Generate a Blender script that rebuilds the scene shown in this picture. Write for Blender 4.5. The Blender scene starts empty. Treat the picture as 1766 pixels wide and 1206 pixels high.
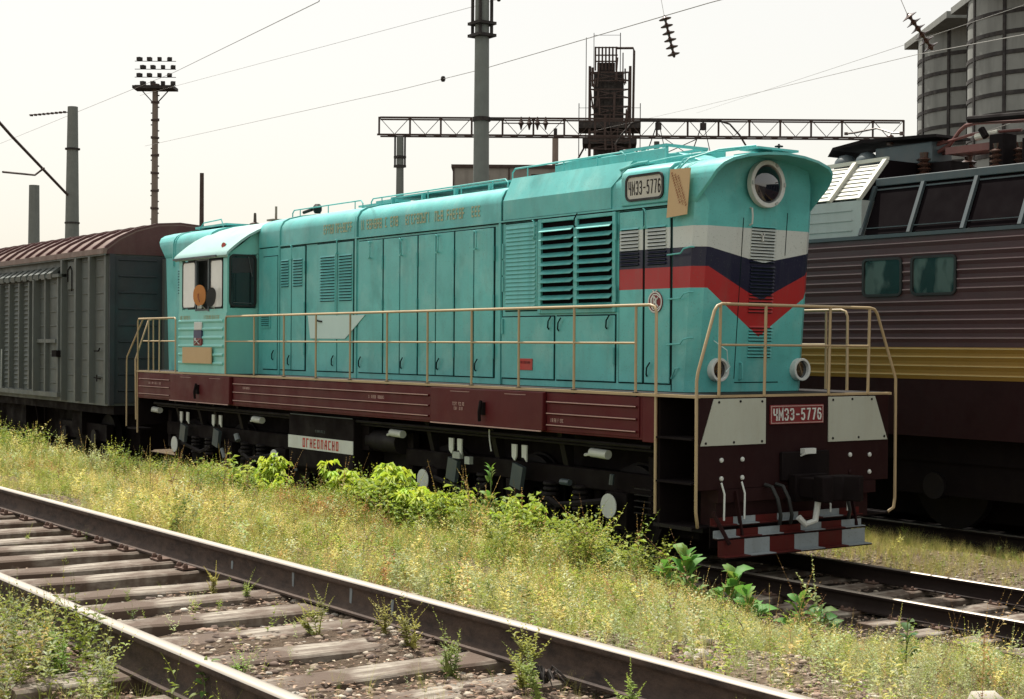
import bpy, math, random
import numpy as np
from mathutils import Vector, Matrix
random.seed(7)
RNG = np.random.default_rng(11)
S = bpy.context.scene
COL = S.collection

# ------------------------------------------------------------------ camera, sky, sun, exposure
CAMPOS = (12.2252, -12.5873, 2.4701)
YAW, PITCH, ROLL, FPX = (2.52714, -0.00271, 0.00670, 2638.1)
def cam_axes(yaw, pitch, roll):
    cy, sy, cp, sp = math.cos(yaw), math.sin(yaw), math.cos(pitch), math.sin(pitch)
    F = Vector((cy*cp, sy*cp, sp)); Rt = Vector((sy, -cy, 0)); U = Rt.cross(F)
    cr, sr = math.cos(roll), math.sin(roll)
    return cr*Rt + sr*U, -sr*Rt + cr*U, F
cam_d = bpy.data.cameras.new('camera'); cam = bpy.data.objects.new('camera', cam_d); COL.objects.link(cam)
r_, u_, f_ = cam_axes(YAW, PITCH, ROLL)
cam.matrix_world = Matrix(((r_.x, u_.x, -f_.x, CAMPOS[0]), (r_.y, u_.y, -f_.y, CAMPOS[1]), (r_.z, u_.z, -f_.z, CAMPOS[2]), (0, 0, 0, 1)))
cam_d.sensor_width = 36; cam_d.lens = FPX/1766*36; cam_d.clip_start = .1; cam_d.clip_end = 6000
S.camera = cam
S.render.resolution_x, S.render.resolution_y = 1024, 699

SUNDIR = Vector((-.5, .10, 1.0)).normalized()
EL = math.asin(SUNDIR.z)
w = bpy.data.worlds.new('World'); S.world = w; w.use_nodes = True
nt = w.node_tree; nt.nodes.clear()
sky = nt.nodes.new('ShaderNodeTexSky'); sky.sky_type = 'NISHITA'; sky.sun_disc = False
sky.sun_elevation = EL; sky.sun_rotation = math.atan2(SUNDIR.x, SUNDIR.y)
sky.air_density = 1.0; sky.dust_density = 4.0; sky.altitude = 100
hz = nt.nodes.new('ShaderNodeMix'); hz.data_type = 'RGBA'; hz.inputs[0].default_value = .68   # bright summer haze over the blue
hz.inputs[7].default_value = (7.5, 7.1, 6.2, 1)
bg = nt.nodes.new('ShaderNodeBackground'); bg.inputs[1].default_value = .10
out = nt.nodes.new('ShaderNodeOutputWorld')
nt.links.new(sky.outputs[0], hz.inputs[6]); nt.links.new(hz.outputs[2], bg.inputs[0]); nt.links.new(bg.outputs[0], out.inputs[0])
sd = bpy.data.lights.new('sun', 'SUN'); sd.energy = 4.9; sd.angle = math.radians(.53); sd.color = (1, .94, .84)
sun = bpy.data.objects.new('sun', sd); COL.objects.link(sun)
sun.rotation_euler = (-SUNDIR).to_track_quat('-Z', 'Y').to_euler()
S.view_settings.view_transform = 'Standard'; S.view_settings.look = 'None'
S.view_settings.exposure = .62; S.view_settings.gamma = 1.0; S.view_settings.use_curve_mapping = False
S.render.engine = 'CYCLES'
S.cycles.max_bounces = 6; S.cycles.diffuse_bounces = 3; S.cycles.transparent_max_bounces = 6

# ------------------------------------------------------------------ materials
def srgb(r, g, b):
    return tuple(((c/255)/12.92 if c/255 <= .04045 else ((c/255+.055)/1.055)**2.4) for c in (r, g, b))
class N:
    def __init__(s, name):
        s.m = bpy.data.materials.new(name); s.m.use_nodes = True; s.t = s.m.node_tree; s.t.nodes.clear()
        s.out = s.n('ShaderNodeOutputMaterial'); s.b = s.n('ShaderNodeBsdfPrincipled'); s.l(s.b.outputs[0], s.out.inputs[0])
        s.tc = s.n('ShaderNodeTexCoord')
    def n(s, k): return s.t.nodes.new(k)
    def l(s, a, b): s.t.links.new(a, b)
    def noise(s, scale, detail=4, rough=.55, stretch=None):
        x = s.n('ShaderNodeTexNoise'); x.inputs['Scale'].default_value = scale; x.inputs['Detail'].default_value = detail; x.inputs['Roughness'].default_value = rough
        if stretch:
            mp = s.n('ShaderNodeMapping'); mp.inputs['Scale'].default_value = stretch; s.l(s.tc.outputs['Object'], mp.inputs[0]); s.l(mp.outputs[0], x.inputs['Vector'])
        else: s.l(s.tc.outputs['Object'], x.inputs['Vector'])
        return x.outputs['Fac']
    def ramp(s, fac, stops):
        r = s.n('ShaderNodeValToRGB'); s.l(fac, r.inputs[0]); e = r.color_ramp.elements
        while len(e) < len(stops): e.new(.5)
        for k, (p, c) in enumerate(stops):
            e[k].position = p; e[k].color = tuple(c)+(1,) if len(c) == 3 else c
        return r.outputs[0]
    def mix(s, fac, a, b, mode='MIX'):
        x = s.n('ShaderNodeMix'); x.data_type = 'RGBA'; x.blend_type = mode
        for v, i in ((fac, 0), (a, 6), (b, 7)):
            if hasattr(v, 'links'): s.l(v, x.inputs[i])
            elif i == 0: x.inputs[0].default_value = v
            else: x.inputs[i].default_value = tuple(v)+(1,)
        return x.outputs[2]
    def math(s, op, a, b=0.0, c=None):
        x = s.n('ShaderNodeMath'); x.operation = op
        for i, v in enumerate((a, b, c)):
            if v is None: continue
            if hasattr(v, 'links'): s.l(v, x.inputs[i])
            else: x.inputs[i].default_value = v
        return x.outputs[0]
    def col(s, c):
        if hasattr(c, 'links'): s.l(c, s.b.inputs['Base Color'])
        else: s.b.inputs['Base Color'].default_value = tuple(c)+(1,)
    def set(s, **k):
        for a, v in k.items():
            i = s.b.inputs[a.replace('_', ' ')]
            if hasattr(v, 'links'): s.l(v, i)
            else: i.default_value = v
    def bump(s, fac, strength=.3, dist=.01):
        b = s.n('ShaderNodeBump'); b.inputs['Strength'].default_value = strength; b.inputs['Distance'].default_value = dist
        s.l(fac, b.inputs['Height']); s.l(b.outputs[0], s.b.inputs['Normal'])

def paint(name, c, rough=.4, var=.12, dirt=.15, dirtc=(.16, .13, .10), warp=.0, spec=.5, metal=0, dscale=1.2):
    n = N(name)
    d = tuple(x*(1-var) for x in c); l = tuple(min(1, x*(1+var)) for x in c)
    a = n.mix(n.noise(1.7, 5), d, l)
    st = n.ramp(n.noise(dscale, 6, .65, (3.0, 3.0, .6)), [(.45, (0, 0, 0)), (.8, (dirt,)*3)])
    fine = n.ramp(n.noise(38, 3, .6), [(.56, (0, 0, 0)), (.75, (dirt*.8,)*3)])
    x = n.mix(st, a, dirtc); x = n.mix(fine, x, dirtc)
    n.col(x)
    n.set(Roughness=n.ramp(n.noise(3, 4), [(.3, (rough*.75,)*3), (.7, (min(1, rough*1.3),)*3)]), Metallic=metal, Specular_IOR_Level=spec)
    if warp > 0: n.bump(n.noise(1.6, 2, .5), warp, .05)
    else: n.bump(n.noise(60, 2), .06, .004)
    return n.m
TEALC = (.105, .44, .43)
def teal_nodes(name, stripes):
    n = N(name)
    d = tuple(x*.86 for x in TEALC); l = tuple(x*1.12 for x in TEALC)
    base = n.mix(n.ramp(n.noise(1.1, 5, .6), [(.3, (0, 0, 0)), (.7, (1, 1, 1))]), d, l)
    # chalky rubbed spots and darker stains on the doors
    ch = n.ramp(n.noise(2.3, 4, .6, (1, 1, .8)), [(.52, (0, 0, 0)), (.74, (.42, .42, .42))])
    base = n.mix(ch, base, (.30, .56, .52))
    dk = n.ramp(n.noise(1.9, 3, .5, (1.4, 1, 1.1)), [(.55, (0, 0, 0)), (.75, (.6, .6, .6))])
    base = n.mix(dk, base, (.05, .27, .26))
    if stripes:
        sp = n.n('ShaderNodeSeparateXYZ'); n.l(n.tc.outputs['Object'], sp.inputs[0])
        X, Y, Z = sp.outputs
        dy = n.math('ABSOLUTE', n.math('SUBTRACT', Y, .09))
        t = n.math('MAXIMUM', n.math('DIVIDE', n.math('SUBTRACT', .84, dy), .84), 0.0)
        side = n.math('LESS_THAN', Y, -.925)
        t = n.math('MULTIPLY', t, n.math('SUBTRACT', 1.0, side))
        near = n.math('GREATER_THAN', X, -2.07); far = n.math('LESS_THAN', X, -15.2)
        on = n.math('MAXIMUM', near, far)
        def below(z0, drop): return n.math('LESS_THAN', Z, n.math('SUBTRACT', z0, n.math('MULTIPLY', t, drop)))
        top = n.math('LESS_THAN', Z, 3.845)
        zb = [(3.605, .155), (3.385, .37), (3.14, .55)]
        a1, a2, a3 = [below(z, q) for z, q in zb]
        white = (.52, .57, .55); blue = (.007, .009, .032); red = (.36, .020, .022)
        col = n.mix(n.math('MULTIPLY', top, on), base, n.mix(ch, white, (.5, .5, .46)))
        col = n.mix(n.math('MULTIPLY', a1, on), col, blue)
        col = n.mix(n.math('MULTIPLY', a2, on), col, red)
        col = n.mix(n.math('MULTIPLY', a3, on), col, base)
        base = col
    st = n.ramp(n.noise(1.0, 6, .65, (5, 5, .45)), [(.52, (0, 0, 0)), (.85, (.32, .32, .32))])
    base = n.mix(st, base, (.10, .13, .11))
    spk = n.ramp(n.noise(55, 2, .6), [(.62, (0, 0, 0)), (.74, (.6, .6, .6))])
    base = n.mix(spk, base, (.08, .10, .09))
    n.col(base)
    n.set(Roughness=n.ramp(n.noise(2.6, 4), [(.3, (.30,)*3), (.7, (.52,)*3)]), Specular_IOR_Level=.45)
    n.bump(n.noise(1.9, 2, .4), .22, .05)
    return n.m
M = {}
M['teal'] = teal_nodes('teal_paint', False)
M['tealstripe'] = teal_nodes('teal_paint_with_flag_band', True)
M['seal'] = paint('dark_door_gap', (.008, .020, .020), .9, .1, 0, spec=.1)
M['tealpale'] = paint('pale_teal_paint', (.19, .54, .49), .42, .08, .15, (.12, .2, .18), warp=.15)
M['cabroof'] = paint('pale_cab_roof_paint', (.27, .45, .43), .45, .06, .12)
M['maroon'] = paint('maroon_paint', (.078, .0075, .010), .5, .2, .2, (.05, .02, .02), spec=.22)
M['maroond'] = paint('dark_maroon_paint', (.016, .003, .0035), .7, .2, .25, (.02, .012, .012), spec=.2)
M['pinkline'] = paint('pale_line_paint', (.42, .27, .25), .5, .1, .25)
M['beige'] = paint('beige_handrail_paint', (.38, .29, .165), .45, .12, .3, (.2, .13, .08))
M['black'] = paint('black_grimy_steel', (.007, .0045, .005), .8, .3, .25, (.014, .010, .009), spec=.12)
M['blackg'] = paint('dark_greasy_steel', (.011, .009, .010), .6, .3, .3, (.02, .015, .012), spec=.2)
M['white'] = paint('worn_white_paint', (.56, .60, .58), .5, .08, .3, (.25, .22, .18))
M['panelgrey'] = paint('pale_grey_panel_paint', (.40, .43, .37), .5, .08, .32, (.30, .27, .2), dscale=2.2)
M['red'] = paint('red_paint', (.42, .035, .025), .5, .12, .2)
M['redd'] = paint('shaded_grimy_red_paint', (.075, .008, .007), .6, .2, .45, (.04, .02, .015), spec=.2)  # red darkened for the shade under the frame, plus grime
M['whited'] = paint('shaded_grimy_white_paint', (.24, .28, .30), .6, .15, .45, (.08, .07, .06), spec=.2)  # white darkened in the same way for that shade, plus grime
M['redp'] = paint('dark_red_plate', (.16, .012, .016), .5, .12, .15)
M['bluep'] = paint('dark_blue_paint', (.02, .026, .085), .5, .1, .1)
M['card'] = paint('brown_cardboard', (.50, .36, .20), .9, .07, .12, (.3, .2, .11))
M['ink'] = paint('red_brown_ink', (.28, .10, .05), .9, .1, 0)
M['goldp'] = paint('faded_gold_lettering', (.36, .38, .22), .5, .15, .5, (.12, .40, .38), dscale=9)
M['orange'] = paint('orange_tan_vinyl', (.50, .20, .045), .5, .1, .2)
M['rubber'] = paint('black_rubber', (.012, .014, .014), .6, .1, 0)
M['palepatch'] = paint('pale_blue_white_paint', (.50, .68, .66), .5, .04, .06)
n = N('dark_window_glass'); n.col((.012, .016, .018)); n.set(Roughness=.06, Specular_IOR_Level=.8); n.bump(n.noise(.9, 1), .08, .02); M['glass'] = n.m
n = N('green_reflection_window_glass')
n.col(n.mix(n.ramp(n.noise(2.2, 2, .5, (1.6, 1, .8)), [(.46, (0, 0, 0)), (.56, (1, 1, 1))]), (.008, .012, .012), (.075, .10, .09))); n.set(Roughness=.08, Specular_IOR_Level=.8); M['gglass'] = n.m  # pale blotches painted in as reflections on the panes
n = N('sky_reflection_white_glass'); n.col(n.mix(n.noise(3, 3), (.52, .53, .50), (.74, .75, .72))); n.set(Roughness=.12, Specular_IOR_Level=.8); M['skywhite'] = n.m  # pale base colour stands in for bright sky reflected in closed panes
n = N('lamp_glass_lens'); n.col((.006, .008, .014)); n.set(Roughness=.03, Specular_IOR_Level=1.0, Coat_Weight=1.0, Coat_Roughness=.02); M['lens'] = n.m
n = N('polished_reflector'); n.col((.55, .52, .45)); n.set(Roughness=.12, Metallic=1.0); M['mirror'] = n.m
# electric locomotive
M['purple'] = paint('purple_brown_paint', (.062, .027, .031), .5, .15, .25, (.07, .05, .045))
M['ridge'] = paint('pale_ridge_line', (.24, .17, .17), .45, .15, .3)  # paler line along each corrugation crest
M['yellow'] = paint('ochre_yellow_paint', (.27, .155, .026), .5, .12, .25, (.18, .10, .04))
M['yridge'] = paint('pale_ochre_ridge', (.45, .33, .13), .45, .1, .2)
M['silver'] = paint('silver_grey_paint', (.36, .40, .385), .42, .1, .25, (.15, .14, .12))
M['steelblue'] = paint('blue_grey_trim', (.05, .072, .082), .5, .1, .25)
M['slatw'] = paint('pale_louvre_paint', (.48, .48, .42), .5, .08, .2)
M['grille'] = paint('black_filter_mesh', (.006, .004, .005), .95, .2, 0, spec=.03)
M['copper'] = paint('red_brown_pantograph_paint', (.12, .035, .03), .4, .2, .25)
M['insul'] = paint('brown_glazed_porcelain', (.06, .028, .02), .25, .2, .1)
# box van
M['vangrey'] = paint('grey_green_wagon_paint', (.095, .112, .106), .6, .22, .5, (.09, .075, .055))
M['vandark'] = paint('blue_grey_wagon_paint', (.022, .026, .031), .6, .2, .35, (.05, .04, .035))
M['vanroof'] = paint('oxide_red_roof', (.07, .022, .021), .6, .2, .3, (.14, .10, .08))
M['vanpan'] = paint('faded_roof_sheet', (.165, .115, .095), .6, .2, .5, (.10, .05, .045))
# background
def concrete(name, c, scale=4):
    n = N(name)
    a = n.mix(n.noise(scale, 6, .65), tuple(x*.75 for x in c), tuple(x*1.2 for x in c))
    st = n.ramp(n.noise(1.3, 5, .6, (1, 1, .12)), [(.48, (0, 0, 0)), (.75, (.6, .6, .6))])
    a = n.mix(st, a, tuple(x*.5 for x in c))
    n.col(a); n.set(Roughness=.9); n.bump(n.noise(scale*9, 3), .3, .01); return n.m
M['conc'] = concrete('weathered_concrete', (.16, .175, .16))
M['concsilo'] = concrete('silo_concrete', (.23, .24, .225), .6)
M['concbrown'] = concrete('brown_concrete', (.20, .16, .13))
M['rust'] = paint('rusty_steel', (.050, .030, .024), .8, .3, .4, (.06, .04, .03))
M['rustd'] = paint('dark_rusty_steel', (.016, .013, .012), .85, .3, .3)
M['bandd'] = paint('dark_tar_band', (.022, .02, .02), .85, .3, .2)
M['wall'] = concrete('grey_beige_wall', (.25, .23, .20), 1)
M['wire'] = paint('weathered_wire', (.30, .29, .27), .6, .1, 0)
# track
def rail_mat():
    n = N('rusty_rail_side')
    c = n.mix(n.ramp(n.noise(14, 8, .75, (.5, 1, 1)), [(.35, (0, 0, 0)), (.65, (1, 1, 1))]), (.018, .011, .009), (.085, .055, .041))
    c = n.mix(n.ramp(n.noise(2.2, 4), [(.5, (0, 0, 0)), (.75, (.6, .6, .6))]), c, (.09, .062, .046))
    n.col(c); n.set(Roughness=.85); n.bump(n.noise(34, 6, .7), .8, .006); return n.m
M['railside'] = rail_mat()
M['trackshade'] = paint('shade_dark_track', (.016, .010, .009), .8, .3, .3, (.03, .02, .016), spec=.2)  # darkened colour standing in for deep shade on rails and far sleepers
n = N('worn_rail_head'); n.col(n.mix(n.noise(5, 5, .6, (.2, 3, 1)), (.30, .26, .22), (.50, .46, .40))); n.set(Roughness=.42, Metallic=.65); M['railtop'] = n.m
def wood():
    n = N('weathered_sleeper_timber')
    g = n.noise(7, 6, .7, (3.5, .25, 1))
    c = n.ramp(g, [(.34, (.035, .026, .021)), (.44, (.16, .135, .11)), (.62, (.34, .31, .26))])
    c = n.mix(n.ramp(n.noise(2.4, 5, .6), [(.40, (0, 0, 0)), (.55, (1, 1, 1))]), c, (.085, .058, .042))
    n.col(c); n.set(Roughness=.92); n.bump(g, .7, .012); return n.m
M['wood'] = wood()
M['plate'] = paint('rusty_tie_plate', (.09, .048, .035), .8, .3, .4)
def ground_mat():
    n = N('dirt_and_gravel')
    v = n.n('ShaderNodeTexVoronoi'); v.inputs['Scale'].default_value = 28; n.l(n.tc.outputs['Object'], v.inputs['Vector'])
    v2 = n.n('ShaderNodeTexVoronoi'); v2.inputs['Scale'].default_value = 75; n.l(n.tc.outputs['Object'], v2.inputs['Vector'])
    c = n.ramp(v.outputs['Color'], [(.1, (.07, .048, .036)), (.5, (.15, .115, .085)), (.9, (.26, .22, .175))])
    c = n.mix(n.ramp(n.noise(.9, 5), [(.4, (0, 0, 0)), (.65, (1, 1, 1))]), c, n.mix(n.noise(22, 5, .7), (.065, .045, .032), (.19, .15, .10)))
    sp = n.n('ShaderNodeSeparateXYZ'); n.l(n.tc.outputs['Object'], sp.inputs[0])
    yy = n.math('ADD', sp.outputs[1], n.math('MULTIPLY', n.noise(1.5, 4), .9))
    shade_mid = n.math('MULTIPLY', n.math('GREATER_THAN', yy, -1.75), n.math('LESS_THAN', yy, 1.75))
    shade_far = n.math('GREATER_THAN', yy, 4.1)
    c = n.mix(n.math('MULTIPLY', n.math('MAXIMUM', shade_mid, shade_far), .88), c, (.016, .012, .010))  # near black tint stands in for the shade under the trains
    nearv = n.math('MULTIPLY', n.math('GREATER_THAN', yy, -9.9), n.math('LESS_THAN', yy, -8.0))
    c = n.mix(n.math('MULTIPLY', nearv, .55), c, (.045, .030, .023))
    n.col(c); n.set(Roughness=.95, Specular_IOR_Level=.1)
    n.bump(n.math('ADD', v.outputs['Distance'], n.math('MULTIPLY', v2.outputs['Distance'], .5)), .8, .03); return n.m
M['ground'] = ground_mat()
def foliage(name, trans=.35):
    n = N(name)
    at = n.n('ShaderNodeAttribute'); at.attribute_name = 'tint'
    n.b.inputs['Roughness'].default_value = .6; n.b.inputs['Specular IOR Level'].default_value = .25
    n.l(at.outputs['Color'], n.b.inputs['Base Color'])
    tr = n.n('ShaderNodeBsdfTranslucent'); c2 = n.mix(.5, at.outputs['Color'], (1.6, 1.5, .6), 'MULTIPLY')
    n.l(c2, tr.inputs['Color'])
    mx = n.n('ShaderNodeMixShader'); mx.inputs[0].default_value = trans
    n.l(n.b.outputs[0], mx.inputs[1]); n.l(tr.outputs[0], mx.inputs[2]); n.l(mx.outputs[0], n.out.inputs[0])
    return n.m
M['leaf'] = foliage('weed_foliage')
n = N('gravel_stones'); at = n.n('ShaderNodeAttribute'); at.attribute_name = 'tint'; n.l(at.outputs['Color'], n.b.inputs['Base Color']); n.set(Roughness=.9); M['stone'] = n.m

# ------------------------------------------------------------------ mesh helpers
OFF = {}
def off(p): return OFF.get(p.name, Vector((0, 0, 0))) if p else Vector((0, 0, 0))
def tags(o, label=None, cat=None, group=None, kind=None):
    if label: o['label'] = label
    if cat: o['category'] = cat
    if group: o['group'] = group
    if kind: o['kind'] = kind
    return o
def empty(name, loc, label, cat, group=None):
    o = bpy.data.objects.new(name, None); COL.objects.link(o); o.location = loc; o.empty_display_size = .3
    OFF[o.name] = Vector(loc); return tags(o, label, cat, group)
def put(name, mesh, parent, loc, rot=None, scale=None):
    o = bpy.data.objects.new(name, mesh); COL.objects.link(o)
    if parent: o.parent = parent
    o.location = Vector(loc)-off(parent)
    if rot: o.rotation_euler = rot
    if scale: o.scale = scale
    OFF[o.name] = Vector(loc); return o
class MB:
    def __init__(s): s.v = []; s.f = []
    def add(s, v, f):
        b = len(s.v); s.v += [tuple(x) for x in v]; s.f += [tuple(i+b for i in q) for q in f]; return s
    def box(s, x0, x1, y0, y1, z0, z1):
        if x0 > x1: x0, x1 = x1, x0
        if y0 > y1: y0, y1 = y1, y0
        if z0 > z1: z0, z1 = z1, z0
        return s.add([(x0, y0, z0), (x1, y0, z0), (x1, y1, z0), (x0, y1, z0), (x0, y0, z1), (x1, y0, z1), (x1, y1, z1), (x0, y1, z1)],
              [(0, 3, 2, 1), (4, 5, 6, 7), (0, 1, 5, 4), (1, 2, 6, 5), (2, 3, 7, 6), (3, 0, 4, 7)])
    def obox(s, c, h, R=None):
        c = Vector(c); R = R or Matrix.Identity(3); vs = []
        for dz in (-1, 1):
            for dx, dy in ((-1, -1), (1, -1), (1, 1), (-1, 1)): vs.append(c+R@Vector((dx*h[0], dy*h[1], dz*h[2])))
        return s.add(vs, [(0, 3, 2, 1), (4, 5, 6, 7), (0, 1, 5, 4), (1, 2, 6, 5), (2, 3, 7, 6), (3, 0, 4, 7)])
    def bar(s, p0, p1, wx, wy=None):
        p0, p1 = Vector(p0), Vector(p1); d = p1-p0; q = d.to_track_quat('Z', 'Y').to_matrix()
        return s.obox((p0+p1)/2, (wx/2, (wy or wx)/2, d.length/2), q)
    def tube(s, pts, r, n=8, closed=False, caps=True):
        pts = [Vector(p) for p in pts]; m = len(pts); rs = r if isinstance(r, (list, tuple)) else [r]*m
        b = len(s.v); prev = None
        for i, p in enumerate(pts):
            if closed: t = pts[(i+1) % m]-pts[i-1]
            else: t = pts[min(i+1, m-1)]-pts[max(i-1, 0)]
            t.normalize()
            if prev is None: a = t.orthogonal().normalized()
            else: a = (prev-t*prev.dot(t)).normalized()
            prev = a; c = t.cross(a)
            for k in range(n):
                th = 2*math.pi*k/n; s.v.append(tuple(p+(a*math.cos(th)+c*math.sin(th))*rs[i]))
        for i in range(m if closed else m-1):
            j = (i+1) % m
            for k in range(n): k2 = (k+1) % n; s.f.append((b+i*n+k, b+i*n+k2, b+j*n+k2, b+j*n+k))
        if caps and not closed:
            s.f.append(tuple(b+k for k in range(n))[::-1]); s.f.append(tuple(b+(m-1)*n+k for k in range(n)))
        return s
    def prism(s, poly, axis, a, b_):
        """poly in the two other axes (in xyz order), extruded along axis from a to b_"""
        n = len(poly); b = len(s.v)
        for t in (a, b_):
            for (u, v) in poly:
                s.v.append((t, u, v) if axis == 0 else ((u, t, v) if axis == 1 else (u, v, t)))
        s.f.append(tuple(b+k for k in range(n))); s.f.append(tuple(b+n+k for k in range(n))[::-1])
        for k in range(n): k2 = (k+1) % n; s.f.append((b+k, b+n+k, b+n+k2, b+k2))
        return s
    def disc(s, c, axis, r, t, n=24, rx=None):
        poly = [(math.cos(2*math.pi*k/n)*r, math.sin(2*math.pi*k/n)*(rx or r)) for k in range(n)]
        o = [i for i in range(3) if i != axis]
        return s.prism([(c[o[0]]+p[0], c[o[1]]+p[1]) for p in poly], axis, c[axis]-t/2, c[axis]+t/2)
    def ring(s, c, axis, r0, r1, t, n=32):
        b = len(s.v); o = [i for i in range(3) if i != axis]
        for (r, d) in ((r0, -t/2), (r1, -t/2), (r1, t/2), (r0, t/2)):
            for k in range(n):
                th = 2*math.pi*k/n; p = [0, 0, 0]; p[axis] = c[axis]+d; p[o[0]] = c[o[0]]+r*math.cos(th); p[o[1]] = c[o[1]]+r*math.sin(th); s.v.append(tuple(p))
        for q in range(4):
            q2 = (q+1) % 4
            for k in range(n): k2 = (k+1) % n; s.f.append((b+q*n+k, b+q*n+k2, b+q2*n+k2, b+q2*n+k))
        return s
    def lathe(s, c, prof, n=16):
        b = len(s.v)
        for (r, z) in prof:
            for k in range(n): th = 2*math.pi*k/n; s.v.append((c[0]+r*math.cos(th), c[1]+r*math.sin(th), c[2]+z))
        for i in range(len(prof)-1):
            for k in range(n): k2 = (k+1) % n; s.f.append((b+i*n+k, b+i*n+k2, b+(i+1)*n+k2, b+(i+1)*n+k))
        s.f.append(tuple(b+k for k in range(n))[::-1]); s.f.append(tuple(b+(len(prof)-1)*n+k for k in range(n)))
        return s
    def mesh(s, name, mat, smooth=True, org=(0, 0, 0), angle=35):
        me = bpy.data.meshes.new(name); o = Vector(org)
        me.from_pydata([tuple(Vector(v)-o) for v in s.v], [], s.f); 
        me.materials.append(M[mat] if isinstance(mat, str) else mat)
        import bmesh
        bm = bmesh.new(); bm.from_mesh(me); bmesh.ops.recalc_face_normals(bm, faces=bm.faces); bm.to_mesh(me); bm.free()
        if smooth:
            me.shade_smooth(); me.set_sharp_from_angle(angle=math.radians(angle))
        me.update(); return me
    def build(s, name, mat, parent=None, bevel=0, smooth=True, angle=35, **k):
        ofs = off(parent)
        me = s.mesh(name, mat, smooth, ofs, angle)
        o = bpy.data.objects.new(name, me); COL.objects.link(o)
        if parent: o.parent = parent
        OFF[o.name] = ofs
        if bevel:
            b = o.modifiers.new('bevel', 'BEVEL'); b.width = bevel; b.segments = 2; b.limit_method = 'ANGLE'; b.harden_normals = False
        return tags(o, **k)
def top(mb, name, mat, label, cat, group=None, kind=None, bevel=0, smooth=True):
    return tags(mb.build(name, mat, None, bevel, smooth), label, cat, group, kind)
def roundrect(x0, x1, y0, y1, r, n=5):
    P = []
    for cx, cy, a in ((x1-r, y1-r, 0), (x0+r, y1-r, 90), (x0+r, y0+r, 180), (x1-r, y0+r, 270)):
        for k in range(n+1): th = math.radians(a+90*k/n); P.append((cx+r*math.cos(th), cy+r*math.sin(th)))
    return P
def frame_rr(mb, x0, x1, z0, z1, r, t, y0, y1, axis=1):
    """rounded rectangular ring in the plane normal to axis"""
    a = roundrect(x0, x1, z0, z1, r); b = roundrect(x0+t, x1-t, z0+t, z1-t, max(r-t, .01)); n = len(a); base = len(mb.v)
    def pt(u, v, d): return (u, d, v) if axis == 1 else (d, u, v)
    for pl, d in ((a, y0), (b, y0), (b, y1), (a, y1)):
        for u, v in pl: mb.v.append(pt(u, v, d))
    for q in range(4):
        q2 = (q+1) % 4
        for k in range(n): k2 = (k+1) % n; mb.f.append((base+q*n+k, base+q*n+k2, base+q2*n+k2, base+q2*n+k))
    return mb
GLYPH = {
 'Ч': [[(0, 1), (0, .62), (.12, .48), (1, .48)], [(1, 1), (1, 0)]],
 'М': [[(-.12, 0), (-.12, 1), (.5, .3), (1.12, 1), (1.12, 0)]],
 'Э': [[(0, .86), (.2, 1), (.75, 1), (1, .8), (1, .2), (.75, 0), (.2, 0), (0, .14)], [(.4, .5), (.97, .5)]],
 '3': [[(0, .86), (.2, 1), (.75, 1), (.98, .85), (.98, .62), (.75, .52), (.35, .52)], [(.75, .50), (1, .38), (1, .16), (.75, 0), (.2, 0), (0, .14)]],
 '-': [[(.1, .48), (.9, .48)]],
 '5': [[(.95, 1), (.1, 1), (.06, .56), (.65, .6), (.97, .45), (.97, .15), (.7, 0), (.2, 0), (0, .12)]],
 '7': [[(0, 1), (1, 1), (.38, 0)]],
 '6': [[(.9, .9), (.7, 1), (.28, 1), (0, .8), (0, .18), (.25, 0), (.75, 0), (1, .18), (1, .42), (.75, .57), (.25, .57), (.06, .45)]],
 'О': [[(0, 0), (0, 1), (1, 1), (1, 0), (.0, 0)]], 'Г': [[(0, 0), (0, 1), (1, 1)]],
 'Н': [[(0, 0), (0, 1)], [(1, 0), (1, 1)], [(.14, .5), (.86, .5)]], 'Е': [[(1, 1), (0, 1), (0, 0), (1, 0)], [(.16, .5), (.8, .5)]],
 'П': [[(0, 0), (0, 1), (1, 1), (1, 0)]], 'А': [[(0, 0), (0, .6), (.3, 1), (1, 1), (1, 0)], [(.16, .42), (.84, .42)]], 'С': [[(1, 1), (0, 1), (0, 0), (1, 0)]],
 'K': [[(0, 0), (0, 1)], [(1, 1), (.16, .52), (1, 0)]], 'D': [[(0, 0), (0, 1), (.6, 1), (1, .7), (1, .3), (.6, 0), (0, 0)]], 'C': [[(1, .8), (.7, 1), (.3, 1), (0, .7), (0, .3), (.3, 0), (.7, 0), (1, .2)]],
}
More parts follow.
